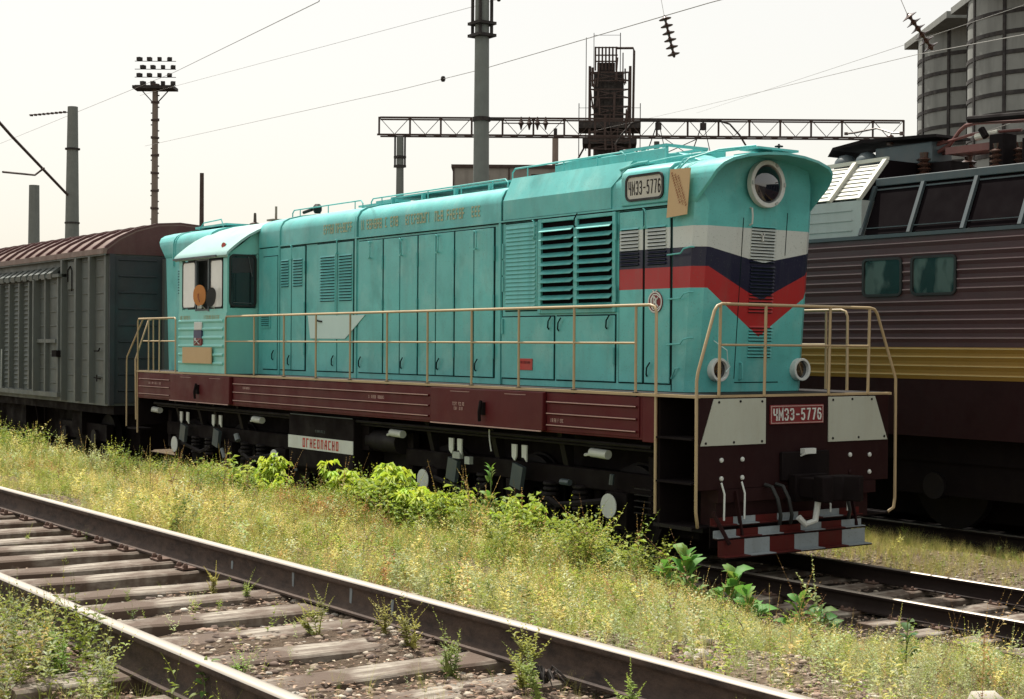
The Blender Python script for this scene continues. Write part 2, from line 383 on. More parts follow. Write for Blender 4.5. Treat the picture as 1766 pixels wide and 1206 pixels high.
def stroke_text(name, st, mat, parent, origin, xdir, up, h, width, sw, depth=.006, gapf=.45):
    """lettering as one mitred ribbon per stroke, raised by depth"""
    X = Vector(xdir).normalized(); U = Vector(up).normalized(); Nn = X.cross(U); O = Vector(origin)
    n = len(st); cw = width/(n+(n-1)*gapf); mb = MB()
    for i, ch in enumerate(st):
        x0 = -width/2+i*cw*(1+gapf)
        for pl in GLYPH[ch]:
            P = [Vector((x0+sw/2+a*(cw-sw), -h/2+sw/2+b*(h-sw))) for a, b in pl]; m = len(P)
            cl = (P[0]-P[-1]).length < 1e-6
            if cl: P = P[:-1]; m -= 1
            L_, R_ = [], []
            for k in range(m):
                if cl or 0 < k < m-1:
                    d0 = (P[k]-P[k-1]).normalized(); d1 = (P[(k+1) % m]-P[k]).normalized()
                else:
                    d0 = d1 = ((P[1]-P[0]) if k == 0 else (P[k]-P[k-1])).normalized()
                nn = Vector((-d0.y-d1.y, d0.x+d1.x)); nn.normalize(); c = max(.45, nn.dot(Vector((-d0.y, d0.x))))
                e = Vector((0, 0))
                if not cl and k == 0: e = -d0*sw/2
                if not cl and k == m-1: e = d0*sw/2
                L_.append(P[k]+nn*sw/2/c+e); R_.append(P[k]-nn*sw/2/c+e)
            b0 = len(mb.v)
            for q in L_+R_: mb.v.append(tuple(O+X*q.x+U*q.y+Nn*depth))
            for q in L_+R_: mb.v.append(tuple(O+X*q.x+U*q.y))
            for k in range(m if cl else m-1):
                k2 = (k+1) % m
                mb.f.append((b0+k, b0+k2, b0+m+k2, b0+m+k)); mb.f.append((b0+k, b0+2*m+k, b0+2*m+k2, b0+k2)); mb.f.append((b0+m+k, b0+m+k2, b0+3*m+k2, b0+3*m+k))
    return mb.build(name, mat, parent, smooth=False)

# ------------------------------------------------------------------ ground
def sstep(a, b, x):
    t = np.clip((x-a)/(b-a), 0, 1); return t*t*(3-2*t)
sm_ = sstep
def gz(x, y):
    x = np.asarray(x, float); y = np.asarray(y, float)
    z = np.full(np.broadcast(x, y).shape, -.12) + 0*x
    z = np.where(y > 1.6, -.22+.12*sstep(1.6, 2.4, y)-.1*sstep(3.0, 3.8, y), z)
    z = np.where((y <= 1.6) & (y > -1.7), -.235, z)
    edge_z = .05-.20*sstep(-.3, 1.4, x)
    bank = .93-(.93-edge_z)*((np.clip(y, -7.9, -2.3)+7.9)/5.6)**.9
    bank = np.where(y > -2.35, -.235+(edge_z+.235)*(1-sstep(-2.35, -1.7, y)), bank)
    z = np.where(y <= -1.7, bank, z)
    z = np.where(y < -10.9, z-.25*sstep(-10.9, -13.5, y), z)
    z = np.where((y > -10.6) & (y < -7.8), z-.065+.078*sm_(1.8, 4.4, x)+.030*np.sin(x*2.9+y*3.1)*np.sin(y*4.3-x*1.1), z)
    wob = .022*np.sin(x*1.7+y*2.3)+.018*np.sin(x*3.9-y*1.3)+.012*np.sin(x*7.1+y*6.7)
    return z+wob*np.where((y < -1.7) & (y > -7.7), 1.6, .5)
xs = np.concatenate([[-1500, -800, -400, -200, -120, -80], np.arange(-60, -20, 1.0), np.arange(-20, 12, .16), np.arange(12, 30, 1.0), [40, 80, 200, 600, 1500]])
ys = np.concatenate([[-1500, -600, -200, -80, -40, -25, -18, -15], np.arange(-14, 6, .13), np.arange(6, 12, .5), [15, 20, 40, 80, 200, 500, 1500]])
XX, YY = np.meshgrid(xs, ys, indexing='ij'); ZZ = gz(XX, YY)
nx, ny = XX.shape
me = bpy.data.meshes.new('ground')
V = np.stack([XX.ravel(), YY.ravel(), ZZ.ravel()], 1)
idx = np.arange(nx*ny).reshape(nx, ny)
F = np.stack([idx[:-1, :-1].ravel(), idx[1:, :-1].ravel(), idx[1:, 1:].ravel(), idx[:-1, 1:].ravel()], 1)
def np_mesh(me, V, F, tint=None):
    k = F.shape[1]
    me.vertices.add(len(V)); me.vertices.foreach_set('co', V.astype(np.float32).ravel())
    me.loops.add(F.size); me.loops.foreach_set('vertex_index', F.astype(np.int32).ravel())
    me.polygons.add(len(F)); me.polygons.foreach_set('loop_start', (np.arange(len(F))*k).astype(np.int32))
    me.polygons.foreach_set('loop_total', np.full(len(F), k, np.int32))
    if tint is not None:
        a = me.color_attributes.new('tint', 'FLOAT_COLOR', 'POINT')
        a.data.foreach_set('color', np.concatenate([tint, np.ones((len(tint), 1))], 1).astype(np.float32).ravel())
    me.update(calc_edges=True); me.validate()
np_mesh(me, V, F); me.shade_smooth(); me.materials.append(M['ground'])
g = bpy.data.objects.new('ground', me); COL.objects.link(g); g['kind'] = 'structure'

# ------------------------------------------------------------------ railway tracks
def rail_section(h=.18):
    # half profile (y, z from foot) side part and head
    return [(.066, 0), (.066, .012), (.014, .034), (.009, .06), (.009, h-.055), (.014, h-.046), (.034, h-.036), (.037, h-.028), (.0365, h-.01)]
def make_rail(y, ztop, x0, x1, parent, h=.18, mat='railside'):
    hp = rail_section(h); z0 = ztop-h
    prof = [(y+a, z0+b) for a, b in hp]+[(y-a, z0+b) for a, b in reversed(hp)]
    r = MB().prism(prof, 0, x0, x1).build('rail', mat, parent, angle=60)
    hd = [(y+.0366, ztop-.0105), (y+.031, ztop-.003), (y+.015, ztop), (y-.015, ztop), (y-.031, ztop-.003), (y-.0366, ztop-.0105)]
    MB().prism(hd, 0, x0, x1).build('rail_head', 'railtop', r, angle=60)
    return r
def make_track(yc, ztop, x0, x1, label, xs_sleepers, cat='railway track', tiltjit=.008, wz=.0, gauge=.79):
    t = empty('railway_track', (0, yc, ztop-.18), label, cat)
    rm = 'railside' if yc < -5 else 'trackshade'; make_rail(yc-gauge, ztop, x0, x1, t, mat=rm); make_rail(yc+gauge, ztop, x0, x1, t, mat=rm)
    meshes = []
    for k in range(4):
        mb = MB(); rr = random.Random(k+3); n = 9
        L = 1.36; W = .125
        # slightly uneven plank outline along y
        vs = []; b = 0
        for i in range(n):
            yy = -L+2*L*i/(n-1); wl = W+rr.uniform(-.012, .012); zt = rr.uniform(-.008, .004)
            if i in (0, n-1): wl -= .012
            vs += [(-wl, yy, -.15), (wl, yy, -.15), (wl, yy, -.012+zt), (wl-.015, yy, zt), (-wl+.015, yy, zt), (-wl, yy, -.012+zt)]
        fs = []
        for i in range(n-1):
            for j in range(6): j2 = (j+1) % 6; fs.append((i*6+j, i*6+j2, (i+1)*6+j2, (i+1)*6+j))
        fs += [tuple(range(6))[::-1], tuple((n-1)*6+j for j in range(6))]
        mb.add(vs, fs); meshes.append(mb.mesh('sleeper', 'wood' if yc < 3 else 'trackshade', True, angle=25))
    pl = MB(); pl.box(-.07, .07, -.15, .15, 0, .012)
    for sx in (-.05, .05):
        for sy in (-.125, .125, -.10, .10)[:2]:
            pl.lathe((sx, sy, .012), [(.018, 0), (.018, .016), (.010, .03)], 6)
    plm = pl.mesh('tie_plate', 'plate', False)
    for k, x in enumerate(xs_sleepers):
        s_ = put('sleeper', meshes[k % 4], t, (x, yc+random.uniform(-.03, .03), ztop-.180-random.uniform(0, .012)), (random.uniform(-.004, .004), random.uniform(-tiltjit, tiltjit), random.uniform(-.022, .022)))
        if yc < -5 and x < 3.3 or yc > -5 and x > 0:
            for sg in (-1, 1): 
                q = put('tie_plate', plm, s_, (x, yc+sg*gauge, ztop-.178)); q.location = (0, sg*gauge, .001)
    return t
FY, FZ = -9.18, 1.16
xs1 = [x for x in np.arange(-9.0, 9.2, .56)]
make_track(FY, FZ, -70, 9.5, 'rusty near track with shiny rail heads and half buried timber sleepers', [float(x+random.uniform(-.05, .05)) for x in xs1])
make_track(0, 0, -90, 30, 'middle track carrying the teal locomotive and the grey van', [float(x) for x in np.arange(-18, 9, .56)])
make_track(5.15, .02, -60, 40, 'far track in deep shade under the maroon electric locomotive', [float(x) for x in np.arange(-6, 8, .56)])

# ------------------------------------------------------------------ teal diesel locomotive
L = empty('diesel_locomotive', (-8, 0, 0), 'teal diesel locomotive with a white, blue and red band round its nose', 'locomotive')
DK = 1.94
# --- frame
mb = MB().box(-15.9, -.91, -1.53, 1.53, 1.42, 1.925)
mb.box(-.91, -.68, -1.53, 1.53, 1.40, 1.925).box(-.68, -.05, -.95, .95, 1.30, 1.925)
mb.build('frame', 'maroon', L, bevel=.006)
MB().box(-15.9, -.68, -1.555, 1.555, 1.915, 1.945).box(-.68, .0, -1.555, 1.555, 1.915, 1.945).build('deck', 'beige', L)
MB().box(-15.85, -.05, -1.50, 1.50, 1.946, 1.950).build('deck_plate', 'blackg', L)
for (x0, x1, nm) in ((-5.25, -2.70, 0), (-14.18, -11.63, 1)):
    p = MB().box(x0, x1, -1.60, -1.53, 1.435, 1.905).build('equipment_box', 'maroon', L, bevel=.012)
    MB().box(x0+.02, x1-.02, -1.613, -1.60, 1.425, 1.440).build('lower_edge', 'pinkline', p)
    xc = (x0+x1)/2
    b = MB().box(xc-.05, xc+.05, -1.64, -1.60, 1.58, 1.74); b.tube([(xc, -1.66, 1.50), (xc+.02, -1.68, 1.62), (xc, -1.64, 1.76)], .022, 6); b.build('latch', 'black', p)
    b = MB()
    for a, z in ((x0+.5, 1.86), (x0+1.75, 1.86)): b.box(a, a+.45, -1.606, -1.60, z, z+.006)
    b.build('hinge_line', 'pinkline', p)
def frame_ribs(x0, x1, zs=(1.79, 1.65, 1.51)):
    p = MB().box(x0-.03, x1+.03, -1.545, -1.53, 1.445, 1.90).build('sill_panel', 'maroon', L, bevel=.005)
    for z in zs:
        b = MB().prism([(-1.545, z-.02), (-1.568, z-.006), (-1.572, z+.004), (-1.545, z+.012)], 0, x0, x1)
        b.build('rib', 'maroon', p)
        MB().box(x0, x1, -1.574, -1.569, z-.003, z+.008).build('rib_line', 'pinkline', p)
frame_ribs(-2.66, -.98); frame_ribs(-11.54, -5.36); frame_ribs(-15.74, -14.27)
# faint stencil marks on the sill: rows of tiny worn strokes
def strokes(name, x0, x1, z, h, mat, parent, y, seed=0, gap=.3):
    rr = random.Random(seed); b = MB(); x = x0
    while x < x1-h*.35:
        ww = h*.42
        if rr.random() > .18:
            b.box(x, x+ww*.22, y-.002, y, z-h/2, z+h/2)
            if rr.random() > .3: b.box(x+ww*.22, x+ww*.8, y-.002, y, z+h/2-h*.16, z+h/2)
            if rr.random() > .4: b.box(x+ww*.22, x+ww*.8, y-.002, y, z-h*.08, z+h*.08)
            if rr.random() > .5: b.box(x+ww*.8, x+ww, y-.002, y, z-h/2, z+h/2)
            if rr.random() > .5: b.box(x+ww*.22, x+ww*.8, y-.002, y, z-h/2, z-h/2+h*.16)
        x += ww*1.25
    return b.build(name, mat, parent, kind='stuff')
strokes('stencil_mark', -4.72, -4.40, 1.70, .045, 'pinkline', L, -1.603, 1)
strokes('stencil_mark', -4.66, -4.44, 1.64, .04, 'pinkline', L, -1.603, 2)
strokes('stencil_mark', -7.0, -6.55, 1.72, .045, 'pinkline', L, -1.548, 3)
strokes('stencil_mark', -2.6, -2.3, 1.57, .045, 'pinkline', L, -1.548, 4)
strokes('stencil_mark', -15.3, -14.7, 1.72, .04, 'pinkline', L, -1.548, 5)
strokes('stencil_mark', -11.2, -10.9, 1.73, .04, 'pinkline', L, -1.548, 6)

# --- nose end: buffer beam, panels, plate, hoses, plough
MB().box(-.05, 0, -1.50, 1.50, .92, 1.925).build('end_plate', 'maroond', L, bevel=.006)
MB().box(-.12, .03, -1.25, 1.25, .78, .92).box(-.3, -.05, -1.2, 1.2, .5, .9).build('end_beam', 'maroond', L)
for poly in ([(-1.30, 1.905), (-.525, 1.905), (-.525, 1.40), (-1.49, 1.40)], [(.47, 1.905), (1.25, 1.905), (1.47, 1.39), (.47, 1.39)]):
    p = MB().prism(poly, 0, .002, .014).build('warning_panel', 'panelgrey', L, bevel=.002)
    ys_ = sorted(q[0] for q in poly); b = MB()
    for (y, z) in ((poly[0][0]+.07, 1.87), ((poly[0][0]+poly[1][0])/2, 1.875), (poly[1][0]-.06, 1.87), (poly[2][0]-.06, 1.43), ((poly[2][0]+poly[3][0])/2, 1.43), (poly[3][0]+.07, 1.43)):
        b.disc((.017, y, z), 0, .014, .008, 8)
    b.build('bolt', 'blackg', p)
pl = MB().box(.002, .016, -.46, .385, 1.61, 1.825).build('number_plate', 'redp', L, bevel=.002)
b = MB().box(.016, .021, -.45, .375, 1.806, 1.816).box(.016, .021, -.45, .375, 1.619, 1.629).box(.016, .021, -.45, -.44, 1.629, 1.806).box(.016, .021, .365, .375, 1.629, 1.806)
b.build('plate_border', 'pinkline', pl)
stroke_text('number_lettering', 'ЧМЭ3-5776', 'white', pl, (.0165, -.037, 1.718), (0, 1, 0), (0, 0, 1), .135, .76, .017, .007, .38)
for (y, z) in ((-1.18, 1.24), (-.87, 1.24), (-1.18, 1.04), (-.87, 1.04), (.84, 1.23), (1.17, 1.22), (1.17, 1.02), (.84, 1.03)):
    o = MB().lathe((0, 0, 0), [(.027, 0), (.027, .012), (.016, .022)], 10).mesh('bolt_cap', 'white' if (y, z) != (.84, 1.03) else 'maroond')
    put('bolt_cap', o, L, (.001, y, z), (0, math.radians(90), 0))
MB().box(.0, .05, -.30, .45, .98, 1.30).box(.05, .16, -.2, .3, .75, 1.05).build('coupler_pocket', 'black', L, bevel=.01)
# automatic coupler head
mb = MB().box(.1, .42, -.14, .2, .80, 1.02)
mb.prism([(.42, -.20), (.62, -.26), (.66, -.14), (.52, -.02), (.56, .12), (.74, .20), (.70, .30), (.42, .26)], 2, .78, 1.06)
mb.build('coupler', 'black', L, bevel=.015)
MB().tube([(.06, -.02, 1.25), (.10, -.02, 1.27), (.10, .16, 1.30)], .012, 6).box(.05, .12, -.02, .16, 1.275, 1.335).build('release_lever', 'white', L)
def hose(pts, r, mat, nm='brake_hose'): return MB().tube(pts, r, 8).build(nm, mat, L)
for y, z0, z1 in ((-1.22, 1.0, .60), (-.92, 1.0, .60), (.42, .80, .60), (.70, .95, .60)):
    hose([(.05, y, z0), (.10, y, z0-.12), (.11, y-.015, z1)], .011, 'white')
for y in (-.55, -.38, .55):
    hose([(.03, y, .95), (.12, y+.02, .93), (.2, y+.03, .8), (.22, y+.06, .62), (.16, y+.1, .52)], .022, 'rubber')
MB().tube([(.30, -.30, .60), (.33, -.22, .52), (.36, -.10, .56), (.36, -.06, .76)], .035, 8).build('coupling_hook', 'white', L)
# plough / step boards painted in red and white blocks
def chequer(y0, y1, x, z0, z1, n, first, lip=.10, shear=0.0):
    p = empty_part = MB().box(x, x+lip, y0, y1, z0-.012, z0).build('step_board', 'maroond', L)
    for k in range(n):
        a = y0+(y1-y0)*k/n; b_ = y0+(y1-y0)*(k+1)/n; w_ = (k+first) % 2 == 0
        MB().box(x, x+.012, a+.001, b_-.001, z0+.002, z1).build('painted_block', 'whited' if w_ else 'redd', p)
        MB().box(x+.014, x+lip-.002, a+.001, b_-.001, z0+.001, z0+.009).build('painted_lip', 'whited' if w_ else 'redd', p)
chequer(-1.37, .95, .035, .545, .625, 7, 1, .08)
chequer(-1.40, .90, .115, .42, .50, 7, 0, .08)
chequer(-1.40, .88, .19, .23, .40, 6, 1, .12)
MB().box(.0, .018, -1.35, .85, .30, .56).build('step_back_plate', 'black', L)
for a_, b_ in (((.05, -1.35, .70), (.25, -1.28, .36)), ((.04, -1.0, .9), (.15, -1.0, .4)), ((.04, .8, .9), (.15, .8, .4))): MB().bar(a_, b_, .02, .04).build('plough_bracket', 'maroond', L)

# corner steps
for s in (-1, 1):
    p = MB().box(-.68, -.64, s*1.50, s*1.0, .45, 1.90).box(-.64, -.06, s*1.0, s*.96, .45, 1.30).build('step_side_plate', 'black', L, kind='stuff')
    for z in (.50, .98, 1.46): MB().box(-.64, -.06, s*1.56, s*1.15, z, z+.02).build('tread', 'black', p)
    MB().box(-.66, -.04, s*1.575, s*1.56, .49, .53).build('tread_edge', 'blackg', p)

# --- underframe
mb = MB().box(-15.6, -.9, -.7, .7, .95, 1.42)
mb.box(-10.0, -7.5, -1.25, -1.15, .9, 1.42)
mb.build('centre_sill', 'black', L)
t = MB().prism([(-1.40, .55), (-1.30, .44), (1.30, .44), (1.40, .55), (1.40, 1.36), (-1.40, 1.36)], 0, -9.80, -7.70).build('fuel_tank', 'black', L, bevel=.015)
MB().box(-9.74, -7.72, -1.412, -1.40, 1.352, 1.366).build('tank_edge', 'steelblue', t)
st = MB().box(-9.80, -7.70, -1.412, -1.402, .825, 1.025).build('warning_strip', 'white', t)
stroke_text('warning_lettering', 'ОГНЕОПАСНО', 'red', t, (-8.72, -1.4125, .925), (1, 0, 0), (0, 0, 1), .145, 1.16, .026, .003, .5)
strokes('stencil_mark', -8.9, -8.55, 1.12, .04, 'steelblue', t, -1.403, 9)
MB().box(-9.6, -9.5, -1.405, -1.40, .46, .50).box(-8.2, -8.1, -1.42, -1.40, .50, .53).build('tank_lug', 'steelblue', t)
def bogie(xc):
    B = MB()
    for s in (-1, 1):
        B.box(xc-2.75, xc+2.75, s*1.00, s*1.12, .74, .98)
        for a in (-2.07, 0, 2.07): B.box(xc+a-.2, xc+a+.2, s*.98, s*1.15, .30, .74)
        B.box(xc-2.75, xc-2.6, s*.98, s*1.1, .5, 1.2); B.box(xc+2.6, xc+2.75, s*.98, s*1.1, .5, 1.2)
    B.box(xc-2.6, xc+2.6, -.9, .9, .7, .9)
    f = B.build('bogie_frame', 'black', L, bevel=.012)
    S_ = MB()
    for s in (-1, 1):
        for a in (-1.35, -.75, .75, 1.35):
            for k in range(5): S_.lathe((xc+a, s*1.12, .46+k*.065), [(.09, 0), (.105, .016), (.105, .034), (.09, .05)], 10)
        S_.tube([(xc-1.9, s*1.17, .62), (xc-1.0, s*1.2, .50), (xc-.6, s*1.17, .62)], .04, 6)
        S_.tube([(xc+1.9, s*1.17, .62), (xc+1.0, s*1.2, .50), (xc+.6, s*1.17, .62)], .04, 6)
    S_.build('springs', 'blackg', f, kind='stuff')
    for a in (-2.07, 0, 2.07):
        x = xc+a; W = MB()
        for s in (-1, 1):
            W.ring((x, s*.79, .525), 1, .43, .525, .12, 36); W.ring((x, s*.735, .525), 1, .40, .555, .025, 36); W.disc((x, s*.79, .525), 1, .43, .04, 30); W.disc((x, s*.85, .525), 1, .10, .12, 16)
        W.tube([(x, -1.0, .525), (x, 1.0, .525)], .085, 10)
        wset = W.build('wheelset', 'blackg', f)
        MB().ring((x, -.852, .525), 1, .445, .50, .006, 36).build('painted_rim', 'blackg', wset) if a == 9 else None
        for s in (-1, 1):
            bx = MB().lathe((0, 0, 0), [(.20, 0), (.21, .02), (.21, .07), (.17, .10)], 20).mesh('axle_box', 'black')
            put('axle_box', bx, f, (x, s*1.14, .575), (s*math.radians(90), 0, 0))
            if a != 0 and s < 0: MB().disc((x, -1.255, .585), 1, .145, .012, 26).build('white_axle_cap', 'white', f)
    for a in (-2.07, 0, 2.07):
        MB().box(xc+a+.15, xc+a+.95, -.66, .66, .22, 1.0).build('traction_motor', 'black', f, bevel=.03)
        MB().box(xc+a-.62, xc+a-.50, -.98, .98, .25, .9).build('brake_beam', 'black', f)
    return f
b1 = bogie(-3.91); b2 = bogie(-12.69)
for f, xs_ in ((b1, ((-5.18, -4.97), (-3.70, -3.48))), (b2, ((-14.33, -14.04), (-12.91, -12.62)))):
    for (xa, xb) in xs_:
        for x, sg in ((xa, -1), (xb, 1)):
            MB().prism([(x-.055, 1.21), (x+.055, 1.21), (x+.05, 1.06), (x+.02*sg+.03, 1.0), (x-.03+.02*sg, 1.05), (x-.05, 1.05)], 1, -1.31, -1.29).build('hanger_plate', 'white', f)
for f, x, z in ((b2, -14.32, .82), (b2, -12.86, .80), (b1, -5.20, .78), (b1, -3.68, .80)):
    MB().obox((x, -1.26, z), (.115, .03, .15), Matrix.Rotation(.22, 3, 'Y')).build('sandbox_flap', 'steelblue', f)
MB().box(-5.16, -4.98, -1.30, -1.24, .94, 1.03).build('grey_lug', 'silver', b1); MB().box(-4.86, -4.74, -1.30, -1.24, .88, .98).build('grey_lug', 'silver', b1)
for f, x in ((b2, -15.54), (b2, -11.16), (b1, -6.63), (b1, -1.97)):
    c = MB().tube([(x-.17, -1.28, 1.20), (x+.15, -1.28, 1.19)], .055, 12).tube([(x-.32, -1.26, 1.16), (x-.17, -1.28, 1.18)], .02, 6)
    c.build('brake_cylinder', 'white', f)
MB().tube([(x-.05, -1.25, .8) for x in (-2.72, -2.55)], .04, 8).build('grey_lug', 'steelblue', b1); MB().tube([(-1.80, -1.25, .84), (-1.78, -1.25, .96)], .03, 6).build('grey_lug', 'steelblue', b1)
for q_ in (([(-12.1, -1.24, .90), (-12.03, -1.24, .80)], .05), ([(-12.74, -1.22, .62), (-12.66, -1.2, .46)], .035)): MB().tube(q_[0], q_[1], 8).build('grey_lug', 'whited', b2)
hose([(-4.13, -1.4, 1.38), (-4.12, -1.4, 1.24), (-4.08, -1.4, 1.10)], .009, 'white', 'cable')
mb = MB()   # dark pipes, tanks and ladders under the frame that close the gaps between the bogies
mb.tube([(-7.6, -1.1, 1.05), (-6.75, -1.1, 1.05)], .17, 14).tube([(-10.0, -1.05, 1.1), (-9.82, -1.05, 1.1)], .15, 14).box(-7.65, -6.9, -.9, .9, .35, .95).box(-9.95, -9.82, -.9, .9, .35, .95).box(-1.3, -.7, -.8, .8, .35, 1.3).box(-15.8, -15.3, -.8, .8, .35, 1.3)
mb.tube([(-15.5, -1.35, 1.33), (-.95, -1.35, 1.33)], .025, 8).tube([(-15.5, -1.28, 1.28), (-.95, -1.28, 1.28)], .018, 8)
for z in (.55, .62, .69, .76, .83): mb.box(-1.32, -1.02, -1.30, -1.26, z, z+.012)
for x in (-14.9, -13.9, -13.2, -12.2, -6.0, -4.4, -2.9): mb.prism([(-1.20, 1.42), (-1.0, 1.42), (-1.0, .98), (-1.08, .98)], 0, x-.05, x+.05)
mb.build('pipework', 'blackg', L, kind='stuff')

# --- hood
PROF = [(-.93, 4.12), (-.93, 4.36), (-.915, 4.44), (-.86, 4.52), (-.76, 4.575), (-.55, 4.63), (-.3, 4.665), (0, 4.68)]
PROF = PROF+[(-y, z) for y, z in reversed(PROF[:-1])]
def hood_roof(x0, x1, name='hood_roof', mat='teal'):
    return MB().prism(PROF, 0, x0, x1).build(name, mat, L, angle=50)
hood = MB().box(-11.9, -1.1, -.93, .93, 1.945, 4.10).build('hood', 'teal', L)
hood_roof(-11.9, -8.53); hood_roof(-8.42, -4.62); hood_roof(-4.52, -2.15)
def band(x0, x1):
    pr = [(y*1.022 if abs(y) > .5 else y, z+.018 if z > 4.5 else z) for y, z in PROF]
    return MB().prism([(-.95, 1.95)]+pr+[(.95, 1.95)], 0, x0, x1).build('hood_band', 'teal', L, angle=50)
band(-8.50, -8.45); band(-4.595, -4.545)
band(-11.12, -11.07)
for x in (-8.535, -4.53): MB().prism([(-.933, 1.95)]+[(y*1.004, z+.003) for y, z in PROF]+[(.933, 1.95)], 0, x, x+.012).build('joint_seal', 'seal', L)
# rain gutter
MB().box(-11.05, -1.12, -.955, -.925, 4.105, 4.125).build('gutter', 'teal', L)
MB().box(-11.05, -1.12, -.945, -.925, 4.090, 4.104).build('gutter_shadow_gap', 'seal', L)
# gold faded lettering along the roof side
lt = MB()
strokes('faded_gold_lettering', -9.62, -8.60, 4.30, .15, 'goldp', L, -.935, 21)
strokes('faded_gold_lettering', -8.32, -7.10, 4.30, .15, 'goldp', L, -.935, 22)
strokes('faded_gold_lettering', -7.02, -6.30, 4.30, .15, 'goldp', L, -.935, 23)
strokes('faded_gold_lettering', -6.22, -5.05, 4.30, .15, 'goldp', L, -.935, 24)

# grab loop (handle) shared meshes
loop_m = MB().tube([(0, 0, .10), (0, -.035, .115), (.03, -.045, .11), (.055, -.045, .07), (.055, -.045, -.08), (.03, -.045, -.115), (0, -.035, -.115), (0, 0, -.10)], .010, 6).mesh('handle', 'teal')
lev_m = MB().tube([(0, 0, 0), (.02, -.03, .02), (.04, -.04, .10), (.09, -.035, .16)], .010, 6).mesh('latch_lever', 'seal')
hinge_m = MB().tube([(0, -.014, -.10), (0, -.014, .10)], .016, 6).mesh('hinge', 'teal')
def door(x0, x1, z0, z1, mat='teal', handle=None, lever=None, hinge=None, name='hood_door', gap=.015, y=-.93, shadow=(0.0, 0.0)):
    bk = MB().box(x0-gap-shadow[0], x1+gap+shadow[1], y-.003, y, z0-gap, z1+gap).build('door_gap', 'seal', hood)
    d = MB().box(x0, x1, y-.020, y-.004, z0, z1).build(name, mat, L, bevel=.006)
    if handle: put('handle', loop_m, d, (handle[0], y-.020, handle[1]))
    if lever: put('latch_lever', lev_m, d, (lever[0], y-.020, lever[1]))
    if hinge:
        for z in (z1-.35, z0+.35, (z0+z1)/2): put('hinge', hinge_m, d, (hinge, y-.020, z))
    return d
def louvres(d, x0, x1, z0, z1, n, mat, y=-.95):
    """pressed louvres: each a hooded fin with a dark slot"""
    s = MB(); m = MB(); h = (z1-z0)/n
    for k in range(n):
        z = z0+h*k
        m.box(x0+.012, x1-.012, y-.002, y+.002, z+.006, z+h*.52)
        s.add([(x0, y, z+h*.95), (x1, y, z+h*.95), (x1, y-.024, z+h*.42), (x0, y-.024, z+h*.42), (x0+.004, y, z+h*.30), (x1-.004, y, z+h*.30)], [(0, 1, 2, 3), (0, 3, 4), (1, 5, 2)])
    m.build('louvre_slots', 'seal', d, kind='stuff'); o = s.build('louvres', mat, d, smooth=False, kind='stuff')
    return o
Z0, Z1 = 2.04, 4.07
door(-11.70, -11.16, 2.04, 3.95, lever=(-11.30, 2.2))
d = MB().box(-11.75, -11.38, -.968, -.951, 2.74, 2.98).build('louvre_panel', 'teal', L); louvres(d, -11.72, -11.41, 2.77, 2.95, 5, 'teal', -.968)
d = door(-11.04, -10.65, Z0, Z1, lever=(-10.72, 2.12)); louvres(d, -11.01, -10.72, 3.41, 3.88, 10, 'teal')
d = door(-10.62, -10.16, Z0, Z1, hinge=-10.15, handle=(-10.60, 3.98), shadow=(0, .012)); louvres(d, -10.57, -10.23, 3.41, 3.88, 10, 'teal')
d = door(-9.74, -9.075, Z0, Z1, lever=(-9.2, 2.13), handle=(-9.05, 4.0)); louvres(d, -9.62, -9.12, 3.14, 3.88, 16, 'teal')
d = door(-9.05, -8.56, Z0, Z1); louvres(d, -9.00, -8.58, 3.14, 3.88, 16, 'teal')
MB().tube([(-9.06, -.95, 3.95), (-9.06, -.985, 3.9), (-9.06, -.985, 3.0), (-9.03, -.95, 2.9)], .009, 6).build('door_bar', 'teal', L)
xs_d = [(-8.38, -7.66, -8.02, None), (-7.62, -7.165, -7.10, -7.14), (-7.14, -6.67, None, None), (-6.63, -6.175, -6.10, -6.15), (-6.15, -5.70, None, None), (-5.66, -5.205, -5.13, -5.18), (-5.18, -4.72, None, None)]
for k, (a, b_, hx, lx) in enumerate(xs_d):
    thick = k in (0, 2, 4, 6)
    d = door(a, b_, Z0, Z1-.02, handle=None, hinge=(b_+.018 if thick else None), shadow=(0, .014 if thick else 0), gap=.013)
    if hx: put('handle', loop_m, d, (hx, -.95, 3.90), None, (1.25, 1.1, 1.1)); 
    if k % 2 == 0: put('latch_lever', lev_m, d, (a+.05, -.95, 2.12))
# pale blue white patch across three doors
MB().prism([(-10.02, 2.93), (-8.15, 2.92), (-8.78, 2.555), (-9.93, 2.56)], 1, -.962, -.951).build('pale_patch', 'palepatch', L)
MB().tube([(-9.72, -.965, 2.86), (-9.62, -.985, 2.84), (-9.52, -.965, 2.83)], .014, 6).build('handle', 'blackg', L)
# closed shutter door
d = door(-4.44, -3.72, 2.93, 4.07, handle=(-3.78, 3.97), hinge=-4.47)
sm = MB().add([(0, 0, .047), (.66, 0, .047), (.66, -.016, .006), (0, -.016, .006), (.66, 0, 0), (0, 0, 0)], [(0, 1, 2, 3), (3, 2, 4, 5), (0, 3, 5), (1, 4, 2)]).mesh('slat', 'teal', False)
for k in range(20): put('slat', sm, d, (-4.41, -.951, 2.97+k*.054))
